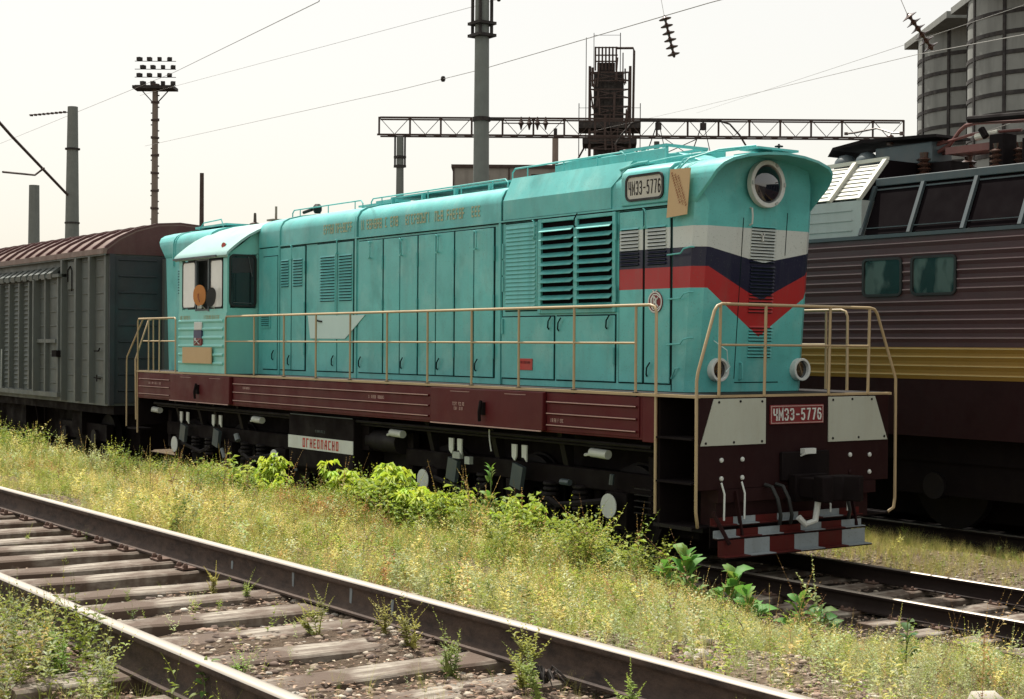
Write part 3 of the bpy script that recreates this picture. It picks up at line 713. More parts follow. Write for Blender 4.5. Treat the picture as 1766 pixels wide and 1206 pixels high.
# big open radiator shutters
sf = MB()
sf.box(-3.69, -3.62, -.965, -.93, 2.88, 4.09).box(-2.94, -2.86, -.965, -.93, 2.88, 4.09).box(-2.17, -2.11, -.965, -.93, 2.88, 4.09).box(-3.62, -2.17, -.962, -.93, 4.045, 4.088).box(-3.62, -2.17, -.962, -.93, 2.88, 2.93)
sh = sf.build('radiator_shutter', 'teal', L, bevel=.005)
MB().box(-3.62, -2.94, -.934, -.931, 2.93, 4.045).box(-2.86, -2.17, -.934, -.931, 2.93, 4.045).build('shutter_opening', 'grille', sh)
def slat_mesh(wd):
    return MB().add([(0, .03, .060), (wd, .03, .060), (wd-.0, -.052, 0), (0, -.052, 0), (0, .03, .054), (wd, .03, .054), (wd, -.050, -.006), (0, -.050, -.006), (wd-.06, -.052, 0)],
        [(0, 1, 2, 3), (4, 7, 6, 5), (0, 3, 7, 4), (1, 5, 6, 2), (3, 2, 6, 7), (0, 4, 5, 1)]).mesh('slat', 'teal', False)
for x0, wd in ((-3.62, .68), (-2.86, .69)):
    m_ = slat_mesh(wd)
    for k in range(10): put('slat', m_, sh, (x0, -.962, 2.945+k*.1085))
put('latch_lever', lev_m, sh, (-2.90, -.97, 3.95)); put('hinge', hinge_m, sh, (-2.10, -.955, 3.85)); put('hinge', hinge_m, sh, (-2.10, -.955, 3.1))
# lower doors
d = door(-4.51, -3.36, 2.04, 2.84, name='lower_door', lever=(-3.46, 2.68)); put('hinge', hinge_m, d, (-4.48, -.95, 2.72))
d2 = door(-3.30, -2.13, 2.04, 2.84, name='lower_door', lever=(-3.25, 2.66)); put('latch_lever', lev_m, d2, (-2.28, -.95, 2.68)); put('hinge', hinge_m, d2, (-2.13, -.955, 2.35))
MB().box(-4.12, -3.80, -.962, -.951, 2.15, 2.30).build('red_plaque', 'red', d, bevel=.003)
strokes('plaque_text', -4.09, -3.84, 2.25, .03, 'redp', d, -.963, 31)
# louvre doors with band
for a, b_, lx in ((-2.045, -1.615, -2.02), (-1.575, -1.13, -1.53)):
    d = door(a, b_, 2.04, 4.07, 'tealstripe', hinge=(None), shadow=(.008, 0)); louvres(d, lx, lx+.34, 3.41, 3.88, 11, 'tealstripe')
    if lx > -1.6: put('handle', loop_m, d, (-1.57, -.95, 3.97)); put('latch_lever', lev_m, d, (-1.52, -.95, 2.12))
# manufacturer roundel
rd = MB().disc((-1.37, -.957, 2.985), 1, .128, .012, 40).build('roundel', 'redp', L)
MB().ring((-1.37, -.964, 2.985), 1, .108, .124, .006, 40).build('roundel_ring', 'white', rd)
stroke_text('monogram', 'C', 'white', rd, (-1.365, -.9635, 2.985), (1, 0, 0), (0, 0, 1), .185, .175, .013, .004)
stroke_text('monogram', 'D', 'white', rd, (-1.385, -.9640, 2.985), (1, 0, 0), (0, 0, 1), .135, .085, .013, .005)
stroke_text('monogram', 'K', 'white', rd, (-1.350, -.9645, 2.985), (1, 0, 0), (0, 0, 1), .110, .080, .013, .006)
b = MB(); b.bar((-1.41, -.966, 3.12), (-1.37, -.966, 3.10), .012, .008).bar((-1.37, -.966, 3.10), (-1.33, -.966, 3.12), .012, .008); b.build('hacek', 'white', rd)

# nose section: corner panels and slightly raked front
def fx(z): return -.80+.078*(z-1.94)
def ex(z): return fx(z)-.10
def nose(mirror=False):
    T = (lambda x: -16.72-x) if mirror else (lambda x: x)
    vs = []; zs_ = (1.945, 4.10)
    x_in = -1.1 if not mirror else -2.7
    for z in zs_: vs += [(T(x_in), -.93, z), (T(ex(z)), -.93, z), (T(fx(z)), -.80, z), (T(fx(z)), .80, z), (T(ex(z)), .93, z), (T(x_in), .93, z)]
    n_ = MB().add(vs, [(k, (k+1) % 6, 6+(k+1) % 6, 6+k) for k in range(6)]+[tuple(range(6))[::-1], tuple(range(6, 12))])
    # arch above
    ar = [(y*.985, z-.012) for y, z in PROF if z > 4.2]
    fr = [(T(ex(4.1)), -.93, 4.10), (T(fx(4.1)), -.80, 4.10), (T(fx(4.1)), .80, 4.10), (T(ex(4.1)), .93, 4.10)]
    F_ = [(T(fx(z) if abs(y) < .82 else ex(z)), y, z) for y, z in ar]
    B_ = [(T(x_in), y, z) for y, z in ar]; na = len(ar)
    n_.add(F_+B_+[fr[1], fr[2], fr[0], fr[3], (T(x_in), -.93, 4.1), (T(x_in), .93, 4.1)],
        [tuple([2*na, 2*na+1]+list(range(na))[::-1])]+[(k, k+1, na+k+1, na+k) for k in range(na-1)]+[(2*na+2, 2*na, 0, 0)[:3], (2*na+1, 2*na+3, na-1), (2*na+2, 0, na, 2*na+4), (2*na+3, 2*na+5, 2*na-1, na-1)])
    return n_, T
n_, _ = nose(); nosep = n_.build('nose', 'tealstripe', L, angle=20)
def visor(T, x_in, cap=True):
    def xf(y, z):
        q = abs(y)
        if z <= 4.13: return -.72
        if z <= 4.36: return -.72+(z-4.12)/.24*.27
        if z <= 4.58: return -.45+(z-4.36)/.22*.18
        return -.27+(z-4.58)/.1*.05
    fine = []
    for i in range(len(PROF)-1):
        for k in range(3):
            t = k/3; fine.append((PROF[i][0]*(1-t)+PROF[i+1][0]*t, PROF[i][1]*(1-t)+PROF[i+1][1]*t))
    fine.append(PROF[-1]); n = len(fine); vs = []
    for (y, z) in fine: vs.append((T(x_in), y*1.012, z+.006))
    for (y, z) in fine: vs.append((T(xf(y, z)), y*1.012, z+.006))
    for (y, z) in fine: vs.append((T(xf(y, z)), y*.985, z-.022))
    for (y, z) in fine: vs.append((T(x_in), y*.985, z-.022))
    fs = []
    for q in range(4):
        q2 = (q+1) % 4
        for k in range(n-1): fs.append((q*n+k, q*n+k+1, q2*n+k+1, q2*n+k))
    fs += [(0, n, 2*n, 3*n), (n-1, 2*n-1, 3*n-1, 4*n-1)]
    return MB().add(vs, fs)
visor(lambda x: x, -1.12).build('roof_visor', 'teal', L, angle=50)
hood_roof(-2.15, -1.12)
MB().prism([(-.955, 3.95)]+[(y*1.03, z+.012) for y, z in PROF]+[(.955, 3.95)], 0, -1.13, -1.09).build('nose_joint', 'teal', L, angle=50)
MB().box(-1.118, -1.102, -.934, -.93, 1.96, 4.1).build('nose_seam', 'seal', L)
# climbing steps on the nose corner
stepm = MB().tube([(-.38, 0, 0), (-.38, -.07, -.01), (-.15, -.07, 0), (-.10, -.07, .05), (-.05, -.02, .07), (.0, .0, .07)], .010, 6).mesh('climbing_step', 'teal')
for z in (3.53, 3.02, 2.50): put('climbing_step', stepm, L, (-.73, -.935, z))
MB().tube([(-1.10, -.94, 2.10), (-1.0, -.97, 2.22), (-.98, -.94, 2.22)], .010, 6).build('corner_rod', 'teal', L)
# headlight
hx = fx(4.36)
hl = MB().ring((hx+.03, .045, 4.36), 0, .222, .275, .075, 40).build('headlight', 'white', L, bevel=.006)
MB().disc((hx+.012, .045, 4.36), 0, .23, .012, 36).build('headlight_bowl', 'rubber', hl)
ln = MB(); prof = [(.221*math.cos(a), .221*math.sin(a)*.30) for a in [math.radians(q) for q in (0, 12, 25, 40, 55, 70, 82, 88)]]
rings = []
b_ = 0; vs = []; nn = 32
for (r, d) in prof:
    for k in range(nn): th = 2*math.pi*k/nn; vs.append((hx+.035+d, .045+r*math.cos(th), 4.36+r*math.sin(th)))
fs = [(i*nn+k, i*nn+(k+1) % nn, (i+1)*nn+(k+1) % nn, (i+1)*nn+k) for i in range(len(prof)-1) for k in range(nn)]+[tuple((len(prof)-1)*nn+k for k in range(nn))]
ln.add(vs, fs).build('headlight_lens', 'lens', hl, angle=60)
b = MB()
for a in (60, 180, 300, 0): 
    th = math.radians(a); b.obox((hx+.07, .045+.255*math.cos(th), 4.36+.255*math.sin(th)), (.01, .014, .022), Matrix.Rotation(th, 3, 'X'))
b.build('headlight_clip', 'silver', hl)
for y in (-.545, .78):
    X_ = fx(2.2); l_ = MB().ring((X_+.04, y, 2.205), 0, .105, .135, .09, 32).build('marker_lamp', 'white', L, bevel=.004)
    MB().disc((X_+.03, y, 2.205), 0, .107, .02, 28).build('marker_lens', 'lens', l_)
# nose door, louvres, handles
def nose_pt(z): return fx(z)
b = MB()
for (y0, y1, z0, z1) in ((-.262, -.25, 2.10, 3.96), (.44, .452, 3.55, 4.05), (-.25, .46, 2.05, 2.062)):
    b.add([(fx(z)+.002, y, z) for z in (z0, z1) for y in (y0, y1)], [(0, 1, 3, 2)])
b.build('nose_door_gap', 'seal', nosep)
def nose_louvres(y0, y1, z0, z1, n, k0=0):
    s = MB(); m = MB(); h = (z1-z0)/n
    for k in range(n):
        z = z0+h*k; X = fx(z+h/2)
        m.box(X-.002, X+.003, y0+.01, y1-.01, z+.004, z+h*.5)
        s.add([(X+.001, y0, z+h*.95), (X+.001, y1, z+h*.95), (X+.022, y1, z+h*.4), (X+.022, y0, z+h*.4), (X, y0, z+h*.3), (X, y1, z+h*.3)], [(0, 1, 2, 3), (0, 3, 4), (1, 5, 2)])
    m.build('louvre_slots', 'seal', nosep, kind='stuff'); s.build('louvres', 'tealstripe', nosep, smooth=False, kind='stuff')
nose_louvres(-.12, .27, 3.44, 3.88, 12)
nose_louvres(-.10, .29, 2.86, 3.42, 14)
nose_louvres(-.07, .31, 2.34, 2.72, 10)
for y, z in ((-.16, 3.98), (-.17, 2.19)):
    MB().tube([(fx(z), y, z+.10), (fx(z)+.04, y, z+.09), (fx(z)+.05, y, z), (fx(z)+.04, y, z-.09), (fx(z), y, z-.10)], .011, 6).build('door_handle', 'white' if z > 3 else 'teal', nosep)
MB().obox((fx(3.75)+.02, .05, 3.75), (.008, .01, .05)).obox((fx(3.75)+.02, .05, 3.78), (.008, .03, .01)).build('latch', 'white', nosep)
MB().tube([(fx(2.5)+.02, -.62, 2.54), (fx(2.4)+.12, -.50, 2.43), (fx(2.3)+.10, -.46, 2.30), (fx(2.2)+.10, -.42, 2.24), (fx(2.2)+.12, -.50, 2.18)], .006, 5).build('loose_wire', 'palepatch', L)
# number box on the roof shoulder
nb = MB().prism([(-.30, 4.63), (-.30, 4.66), (-.72, 4.63), (-.86, 4.595), (-.935, 4.54), (-.955, 4.47), (-.955, 4.14), (-.90, 4.14)], 0, -2.02, -1.15).build('number_box', 'teal', L, bevel=.03, angle=50)
b = MB(); frame_rr(b, -1.92, -1.23, 4.185, 4.50, .09, .028, -.975, -.952); b.build('number_frame', 'rubber', nb)
MB().prism(roundrect(-1.90, -1.25, 4.205, 4.48, .075), 1, -.962, -.956).build('number_pane', 'slatw', nb)
stroke_text('number_lettering', 'ЧМЭ3-5776', 'blackg', nb, (-1.575, -.9625, 4.34), (1, 0, 0), (0, 0, 1), .165, .58, .014, .003, .4)
# hanging cardboard notice
cb = MB().add([(-1.07, -1.005, 4.50), (-.73, -1.00, 4.49), (-.765, -1.02, 3.965), (-1.10, -1.03, 3.945), (-1.07, -.995, 4.50), (-.73, -.99, 4.49), (-.765, -1.01, 3.965), (-1.10, -1.02, 3.945)], [(0, 1, 2, 3), (7, 6, 5, 4), (0, 4, 5, 1), (1, 5, 6, 2), (2, 6, 7, 3), (3, 7, 4, 0)])
card = top(cb, 'cardboard_notice', 'card', 'tan cardboard notice with brown writing hung over the corner of the teal nose', 'notice', smooth=False)
rr = random.Random(5); b = MB()
for ln_ in range(3):
    t = -.16
    while t < .2:
        cx = -.925+t*.42+ln_*.055-.04; cz = 4.25-t*.95+.05-ln_*.02
        p0 = Vector((cx, -1.0345+.0455*(cz-3.95), cz)); b.bar(p0+Vector((-.012, 0, -.012)), p0+Vector((.012, 0, .010)), .006, .002)
        if rr.random() > .4: b.bar(p0+Vector((-.008, 0, .012)), p0+Vector((.006, 0, -.010)), .005, .002)
        t += .030
b.build('notice_writing', 'ink', card)
# fan housing
fh = MB()
xs_f = (-4.52, -2.25, -1.97)
fh.prism([(-.945, 4.135), (-.945, 4.39), (-.80, 4.70), (.80, 4.70), (.945, 4.39), (.945, 4.135)], 0, -4.50, -2.22)
fh.add([(-2.22, -.945, 4.39), (-2.22, -.80, 4.70), (-2.22, .80, 4.70), (-2.22, .945, 4.39), (-1.98, -.80, 4.70), (-1.98, .80, 4.70)], [(0, 1, 4), (1, 2, 5, 4), (2, 3, 5), (0, 4, 5, 3)])
fh.build('fan_housing', 'teal', L, angle=15)
fs_ = MB()
fs_.box(-3.95, -1.75, -.50, -.47, 4.66, 4.86).box(-3.95, -1.75, .47, .50, 4.66, 4.90).box(-3.95, -3.92, -.47, .47, 4.66, 4.86)
fs_.add([(-3.95, -.5, 4.86), (-3.0, -.5, 4.90), (-3.0, .5, 4.95), (-3.95, .5, 4.9), (-3.95, -.5, 4.83), (-3.0, -.5, 4.87), (-3.0, .5, 4.92), (-3.95, .5, 4.87)], [(0, 1, 2, 3), (7, 6, 5, 4), (0, 4, 5, 1), (1, 5, 6, 2), (2, 6, 7, 3), (3, 7, 4, 0)])
fs_.prism([(-2.95, 4.66), (-2.95, 4.92), (-2.0, 4.86), (-1.5, 4.70), (-1.45, 4.64)], 1, -.06, .50)
fs_.build('fan_shroud', 'teal', L, bevel=.008)
rim = MB().box(-2.95, -2.05, -.22, -.19, 4.93, 4.965).box(-2.95, -2.05, .45, .48, 4.93, 4.965).box(-2.08, -2.05, -.19, .45, 4.93, 4.965).box(-2.95, -2.92, -.19, .45, 4.93, 4.965)
rim.box(-2.55, -2.48, -.2, -.17, 4.8, 4.93).box(-2.12, -2.06, -.22, -.17, 4.78, 4.93).box(-2.12, -2.06, .42, .47, 4.78, 4.93)
rim.build('exhaust_rim', 'teal', L)
MB().tube([(-2.60, .1, 4.93), (-2.60, .1, 5.07)], .035, 10).build('exhaust_stub', 'rust', L)
# roof ladder, rails, walkway, pipes
def roofrail(x0, x1, y, zt, zb, posts):
    b = MB().tube([(x0, y, zb), (x0, y, zt-.05), (x0+.06, y, zt), (x1-.06, y, zt), (x1, y, zt-.05), (x1, y, zb)], .011, 6)
    for x in posts: b.tube([(x, y, zb), (x, y, zt)], .009, 6)
    return b.build('roof_handrail', 'teal', L)
roofrail(-11.48, -9.05, -.50, 4.765, 4.62, (-11.2, -10.2, -9.3))
roofrail(-8.78, -5.03, -.50, 4.765, 4.62, (-8.45, -7.1, -6.2, -5.4))
roofrail(-4.75, -2.35, -.62, 4.86, 4.68, (-4.4, -3.6, -2.9))
wk = MB().box(-8.55, -5.2, -.28, .28, 4.76, 4.785)
for x in (-8.4, -7.5, -6.6, -5.7): wk.box(x-.02, x+.02, -.36, -.30, 4.64, 4.77).box(x-.02, x+.02, .28, .32, 4.64, 4.77)
wk.build('roof_walkway', 'teal', L)
MB().tube([(-1.98, -.62, 4.68), (-1.5, -.62, 4.70), (-1.1, -.58, 4.71), (-.6, -.3, 4.75)], .016, 8).tube([(-2.15, -.86, 4.60), (-1.9, -.80, 4.66), (-1.7, -.80, 4.66)], .018, 8).build('roof_pipe', 'teal', L)
MB().tube([(-.98, -.95, 4.30), (-.98, -.95, 4.50), (-.94, -.84, 4.62), (-.80, -.5, 4.74), (-.5, -.2, 4.78)], .012, 8).tube([(-1.04, -.97, 3.92), (-1.04, -.97, 4.46), (-1.0, -.86, 4.62), (-.95, -.5, 4.72)], .010, 8).build('front_grab_rail', 'teal', L)
MB().box(-1.0, -.36, -.08, .08, 4.70, 4.735).box(-.62, -.32, -.35, .30, 4.72, 4.745).build('horn_bracket', 'teal', L)
MB().tube([(-.36, .02, 4.745), (-.36, .02, 4.80)], .012, 8).lathe((-.36, .02, 4.765), [(.05, 0), (.05, .012), (.02, .02)], 12).build('antenna_stub', 'blackg', L)
MB().tube([(-12.92, -.1, 4.68), (-12.92, -.1, 4.96)], .022, 8).tube([(-13.02, -.06, 4.68), (-13.02, -.06, 4.84)], .015, 6).box(-13.1, -12.85, -.2, 0, 4.70, 4.73).build('roof_vent', 'concbrown', L)
MB().tube([(-11.55, -.25, 4.75), (-11.25, -.25, 4.78)], .03, 8).lathe((-11.05, -.25, 4.70), [(.05, 0), (.075, .05), (.075, .12), (.04, .16)], 12).build('horn', 'blackg', L)
MB().box(-9.9, -8.7, -.1, .3, 4.73, 4.76).box(-9.5, -8.9, 0, .3, 4.78, 4.81).build('roof_hatch', 'teal', L)
MB().lathe((-14.0, 0, 4.70), [(.10, 0), (.10, .02), (.03, .05), (.025, .20), (.02, .22)], 12).build('warning_beacon', 'rust', L)
# small lamp on cab roof
ml = MB().tube([(-12.35, -1.27, 4.14), (-12.30, -1.40, 4.17)], .045, 12).build('roof_lamp', 'teal', L); MB().tube([(-12.30, -1.40, 4.17), (-12.295, -1.42, 4.174)], .047, 12).build('red_lamp_glass', 'red', ml)

# --- cab
CX0, CX1 = -14.03, -11.97
cp = [(-1.50, 1.95), (-1.50, 2.96), (-1.47, 4.0), (1.47, 4.0), (1.5, 2.96), (1.5, 1.95)]
# side wall as a frame round the windows
WZ0, WZ1 = 3.06, 3.96
cab = MB()
CXa, CXb = CX0+.003, CX1-.003
cab.box(CXa, CXb, -1.50, -1.44, 1.95, 3.0)
cab.box(CXa, CX0+.14, -1.487, -1.43, 3.0, 4.0); cab.box(CX1-.16, CXb, -1.487, -1.43, 3.0, 4.0)
cab.box(CX0+.14, CX1-.16, -1.485, -1.43, 3.96, 4.0); cab.box(CX0+.14, CX1-.16, -1.49, -1.43, 3.0, 3.07)
MB().box(CXa, CXb, 1.44, 1.50, 1.95, 4.0).build('cab_far_wall', 'tealpale', L)
cabo = cab.build('cab', 'tealpale', L, smooth=False, kind='stuff')
# end walls (facing each hood) with window openings
for X in (CX1, CX0+.05):
    for s in (-1, 1):
        cab = MB()
        a0, a1 = (s*1.485, s*.90)
        cab.box(X-.05, X, a0, a1, 1.95, 3.08); 
        lo, hi = sorted((a0, a1))
        cab.prism([(s*1.485, 4.0), (s*1.25, 4.16), (s*1.0, 4.36), (s*.88, 4.44), (s*.88, 4.02), (s*1.44, 3.98)], 0, X-.05, X)
        cab.box(X-.05, X, s*1.485, s*1.44, 3.08, 4.0); cab.box(X-.05, X, s*.90, s*.94, 3.08, 4.03)
        cab.build('cab_end_wall', 'tealpale', L, smooth=False)
cab_unused = None
for z in (2.86, 2.72, 2.57, 2.42, 2.27, 2.12):
    MB().prism([(-1.50, z-.035), (-1.522, z-.012), (-1.522, z+.012), (-1.50, z+.035)], 0, CX0+.05, CX1-.12).build('rib', 'tealpale', cabo, angle=60)
# cab roof shell
ca = [(-1.55, 3.985), (-1.54, 4.03), (-1.49, 4.08), (-1.40, 4.155), (-1.28, 4.25), (-1.14, 4.345), (-.98, 4.43), (-.72, 4.545), (-.44, 4.63), (0, 4.70)]; ca = ca+[(-y, z) for y, z in reversed(ca[:-1])]
ci = [(y*.985, z-.035) for y, z in ca]
cr = MB(); n = len(ca); vs = [(CX0-.10, y, z) for y, z in ca]+[(CX1+.10, y, z) for y, z in ca]+[(CX1+.10, y, z) for y, z in ci]+[(CX0-.10, y, z) for y, z in ci]
cr.add(vs, [(q*n+k, q*n+k+1, ((q+1) % 4)*n+k+1, ((q+1) % 4)*n+k) for q in range(4) for k in range(n-1)]+[(0, n, 2*n, 3*n), (n-1, 2*n-1, 3*n-1, 4*n-1)])
cro = cr.build('cab_roof', 'cabroof', L, angle=40)
MB().box(CX0-.10, CX1-.30, -1.575, -1.55, 3.965, 4.0).build('roof_gutter', 'steelblue', cro)
# windows
def side_win(x0, x1, z0, z1, glass, y=-1.487):
    b = MB(); frame_rr(b, x0, x1, z0, z1, .07, .022, y-.012, y+.01); f = b.build('side_window', 'rubber', L)
    if glass: MB().prism(roundrect(x0+.012, x1-.012, z0+.012, z1-.012, .06), 1, y-.002, y+.004).build('pane', glass, f)
    return f
side_win(-13.87, -13.29, 3.09, 3.93, 'skywhite'); side_win(-12.66, -12.14, 3.08, 3.93, 'skywhite')
MB().box(-13.98, -12.03, -1.34, -1.32, 1.95, 3.99).build('cab_dark_sheet', 'rubber', L)  # dark sheet added behind the open window for the unlit cab inside
MB().box(-13.285, -13.24, -1.50, -1.46, 3.04, 3.97).box(-12.74, -12.69, -1.505, -1.46, 3.03, 3.97).box(-13.24, -12.74, -1.50, -1.46, 3.93, 3.965).box(-13.24, -12.74, -1.50, -1.46, 3.045, 3.075).build('sliding_frame', 'steelblue', L)
# oval mirrors beside the open window
for (x, z, y, mt, h, wd) in ((-12.86, 3.31, -1.60, 'orange', .185, .12), (-12.45, 3.27, -1.57, 'rubber', .17, .085)):
    pts = [(wd*math.cos(t)*1, h*math.copysign(abs(math.sin(t))**.85, math.sin(t))) for t in [2*math.pi*k/24 for k in range(24)]]
    b = MB().prism([(a, c) for a, c in pts], 1, -.012, .012)
    m_ = put('mirror', b.mesh('mirror', mt, True, angle=40), L, (x, y, z), (0, math.radians(8 if mt == 'rubber' else 0), math.radians(40)))
    MB().tube([(x, y, z-.15), (x, -1.50, 3.08)], .012, 6).build('mirror_arm', 'silver', L)
    if mt == 'orange':
        for dx in (-.06, .0, .06): MB().box(x+dx-.012, x+dx+.012, y-.01, y+.01, 3.08, 3.14).build('mirror_clip', 'white', L)
        MB().tube([(x+.0, y-.03, z+.03), (x+.02, y-.04, z-.03), (x+.07, y-.03, z-.12)], .006, 5).build('mirror_cord', 'redp', L)
# front cab window
b = MB(); frame_rr(b, -1.455, -.945, 3.10, 4.005, .09, .03, CX1+.002, CX1+.022, axis=0); fw = b.build('cab_end_window', 'rubber', L)
pg = MB(); pg.prism(roundrect(-1.44, -.96, 3.115, 3.99, .08), 0, CX1-.02, CX1+.004); pg.build('pane', 'glass', fw)
MB().add([(CX1+.006, -1.40, 3.68), (CX1+.006, -1.0, 3.70), (CX1+.006, -1.0, 3.95), (CX1+.006, -1.40, 3.94)], [(0, 1, 2, 3)]).build('upper_pane_sheet', 'vandark', fw)  # paler sheet over the upper part of the pane
MB().tube([(CX1+.02, -1.10, 3.97), (CX1+.03, -1.03, 3.62)], .006, 5).tube([(CX1+.02, -1.38, 3.17), (CX1+.03, -1.05, 3.165)], .008, 5).build('wiper', 'steelblue', fw)
# cab badge and boards
bd = MB().box(-13.27, -12.94, -1.53, -1.50, 2.70, 2.85).build('flag_badge', 'white', L, bevel=.02)
MB().box(-13.27, -12.94, -1.532, -1.50, 2.56, 2.70).build('badge_blue', 'bluep', bd); MB().box(-13.27, -12.94, -1.532, -1.50, 2.43, 2.56).build('badge_red', 'redp', bd)
MB().bar((-13.22, -1.536, 2.45), (-13.0, -1.536, 2.54), .03, .006).bar((-13.0, -1.537, 2.45), (-13.18, -1.537, 2.54), .03, .006).disc((-13.19, -1.537, 2.54), 1, .03, .006, 10).build('badge_cross', 'white', bd)
MB().box(-13.72, -12.48, -1.552, -1.53, 2.115, 2.40).build('tan_board', 'card', L, bevel=.002)
strokes('faded_gold_lettering', -13.94, -13.5, 2.925, .07, 'goldp', cabo, -1.501, 41); strokes('faded_gold_lettering', -12.90, -12.2, 2.925, .07, 'goldp', cabo, -1.501, 42)
MB().box(-13.2, -12.2, -.6, .6, 1.96, 2.9).build('control_desk', 'blackg', L)
MB().disc((-12.95, -1.2, 2.0), 2, .2, .05, 12).build('cab_seat', 'rubber', L)

# --- short hood behind the cab (mirrored nose)
n_, T = nose(True); sh_ = n_.build('short_hood', 'tealstripe', L, angle=20)
visor(T, -1.2).build('roof_visor', 'teal', L, angle=50)
MB().prism(PROF, 0, -15.55, -14.0).build('hood_roof', 'teal', L, angle=50)
MB().prism([(-.955, 3.95)]+[(y*1.03, z+.012) for y, z in PROF]+[(.955, 3.95)], 0, -15.62, -15.58).build('nose_joint', 'teal', L, angle=50)
d = MB().box(-15.4, -14.9, -.95, -.93, 2.1, 4.0).build('hood_door', 'tealstripe', L, bevel=.005)
louvres(d, -15.35, -15.0, 3.41, 3.88, 9, 'tealstripe')
MB().box(-15.6, -14.2, -.5, .5, 4.68, 4.72).tube([(-15.4, -.5, 4.66), (-15.2, -.5, 4.78), (-14.4, -.5, 4.80), (-14.3, -.5, 4.66)], .012, 6).build('roof_hatch', 'teal', L)

# --- handrails
def rail_obj(name, pts, r=.0175, parent=None): return MB().tube(pts, r, 8).build(name, 'beige', parent or L, angle=60)
HT, HM = 2.93, 2.505
def side_rail(s):
    y = s*1.53
    h = rail_obj('side_handrail', [(-11.93, y, 1.95), (-11.93, y, HT-.05), (-11.90, y, HT), (-.78, y, HT), (-.71, y, HT-.02), (-.68, y, HT-.08), (-.68, y, .62)])
    rail_obj('middle_rail', [(-11.93, y, HM), (-1.04, y, HM)], .013, h)
    for x in (-10.82, -9.74, -8.66, -7.59, -6.52, -5.44, -4.36, -3.30, -2.17, -1.03):
        rail_obj('post', [(x, y, 1.93), (x, y, HT)], .016, h)
        MB().box(x-.03, x+.03, y-.02, y+.02, 1.90, 1.955).build('post_foot', 'blackg', h)
    g_ = rail_obj('rear_handrail', [(-14.08, y, 1.95), (-14.08, y, HT-.04), (-14.12, y, HT), (-15.86, y, HT), (-15.9, y, HT-.04), (-15.9, y, .75)])
    rail_obj('middle_rail', [(-14.08, y, HM), (-15.62, y, HM)], .013, g_)
    for x in (-14.84, -15.36): rail_obj('post', [(x, y, 1.93), (x, y, HT)], .015, g_)
side_rail(-1); side_rail(1)
fh_ = rail_obj('front_handrail', [(-.02, -1.50, .53), (.02, -1.54, .58), (.02, -1.56, .70), (.02, -1.56, 2.10), (.02, -1.54, 2.20), (.02, -1.31, 2.86), (.02, -1.27, 2.91), (.02, -1.20, 2.935), (.02, 1.15, 2.935), (.02, 1.22, 2.92), (.02, 1.27, 2.87), (.02, 1.56, 2.20), (.02, 1.60, 2.10), (.02, 1.60, .70), (.02, 1.58, .58), (-.02, 1.52, .53)], .018)
for y in (-1.22, -.54, .48, 1.14): rail_obj('post', [(-.0, y, 1.93), (.02, y, 2.935)], .017, fh_)
rail_obj('middle_rail', [(.01, -1.2, 2.49), (.01, 1.14, 2.49)], .013, fh_)
rh = rail_obj('end_handrail', [(-15.95, -1.54, 1.0), (-15.95, -1.56, 2.15), (-15.95, -1.30, 2.90), (-15.95, -1.2, 2.935), (-15.95, 1.2, 2.935), (-15.95, 1.3, 2.9), (-15.95, 1.56, 2.15), (-15.95, 1.54, 1.0)], .018)
for y in (-1.2, -.5, .5, 1.2): rail_obj('post', [(-15.93, y, 1.93), (-15.95, y, 2.935)], .016, rh)
MB().tube([(-15.66, -1.53, 2.91), (-16.45, -1.53, 2.20), (-16.47, -1.53, 2.12), (-16.47, -1.53, .85)], .016, 8).build('stair_handrail', 'beige', L)
MB().box(-16.5, -15.95, -1.5, -1.2, .80, .83).box(-15.95, -15.90, -1.5, 1.5, .9, 1.92).build('rear_beam', 'black', L)

# ------------------------------------------------------------------ maroon electric locomotive on the far track
EY = 3.6
E_ = empty('electric_locomotive', (-4, 5.15, 0), 'purple brown electric locomotive with ochre band and black roof grilles behind the teal locomotive', 'locomotive')
EX0, EX1 = -33.0, 6.0  # left end lengthened out of view to darken the gap under the van
MB().box(EX0, EX1, EY, 6.7, 1.30, 2.06).build('lower_skirt', 'maroond', E_)
MB().box(EX0, EX1, EY, 6.7, 2.06, 2.48).build('yellow_band', 'yellow', E_)
MB().box(EX0, EX1, EY, 6.7, 2.48, 3.97).build('body', 'purple', E_)
def corr(z, mat, matl, x0=EX0, x1=EX1):
    MB().prism([(EY, z-.055), (EY-.018, z-.012), (EY-.022, z+.006), (EY-.002, z+.022), (EY, z+.022)], 0, x0, x1).build('corrugation', mat, E_)
    MB().prism([(EY-.0225, z-.003), (EY-.0245, z-.003), (EY-.0225, z+.009), (EY-.0205, z+.009)], 0, x0, x1).build('ridge_line', matl, E_)
for z in (2.115, 2.235, 2.355, 2.46): corr(z, 'yellow', 'yridge')
WIN = [(-2.26, -1.62), (-1.41, -.72), (1.2, 1.9)]
for k, z in enumerate((2.60, 2.72, 2.84, 2.96, 3.09, 3.25, 3.37, 3.49, 3.61, 3.73, 3.88)):
    if 3.2 < z < 3.66:
        e = [EX0]+[q for a, b in WIN for q in (a-.04, b+.04)]+[EX1]
        for i in range(0, len(e), 2): corr(z, 'purple', 'ridge', e[i], e[i+1])
    else: corr(z, 'purple', 'ridge')
for a, b in WIN:
    f = MB(); frame_rr(f, a-.03, b+.03, 3.17, 3.70, .08, .035, EY-.03, EY+.01); f = f.build('window', 'rubber', E_)
    MB().prism(roundrect(a, b, 3.20, 3.67, .06), 1, EY-.012, EY-.004).build('pane', 'gglass', f)
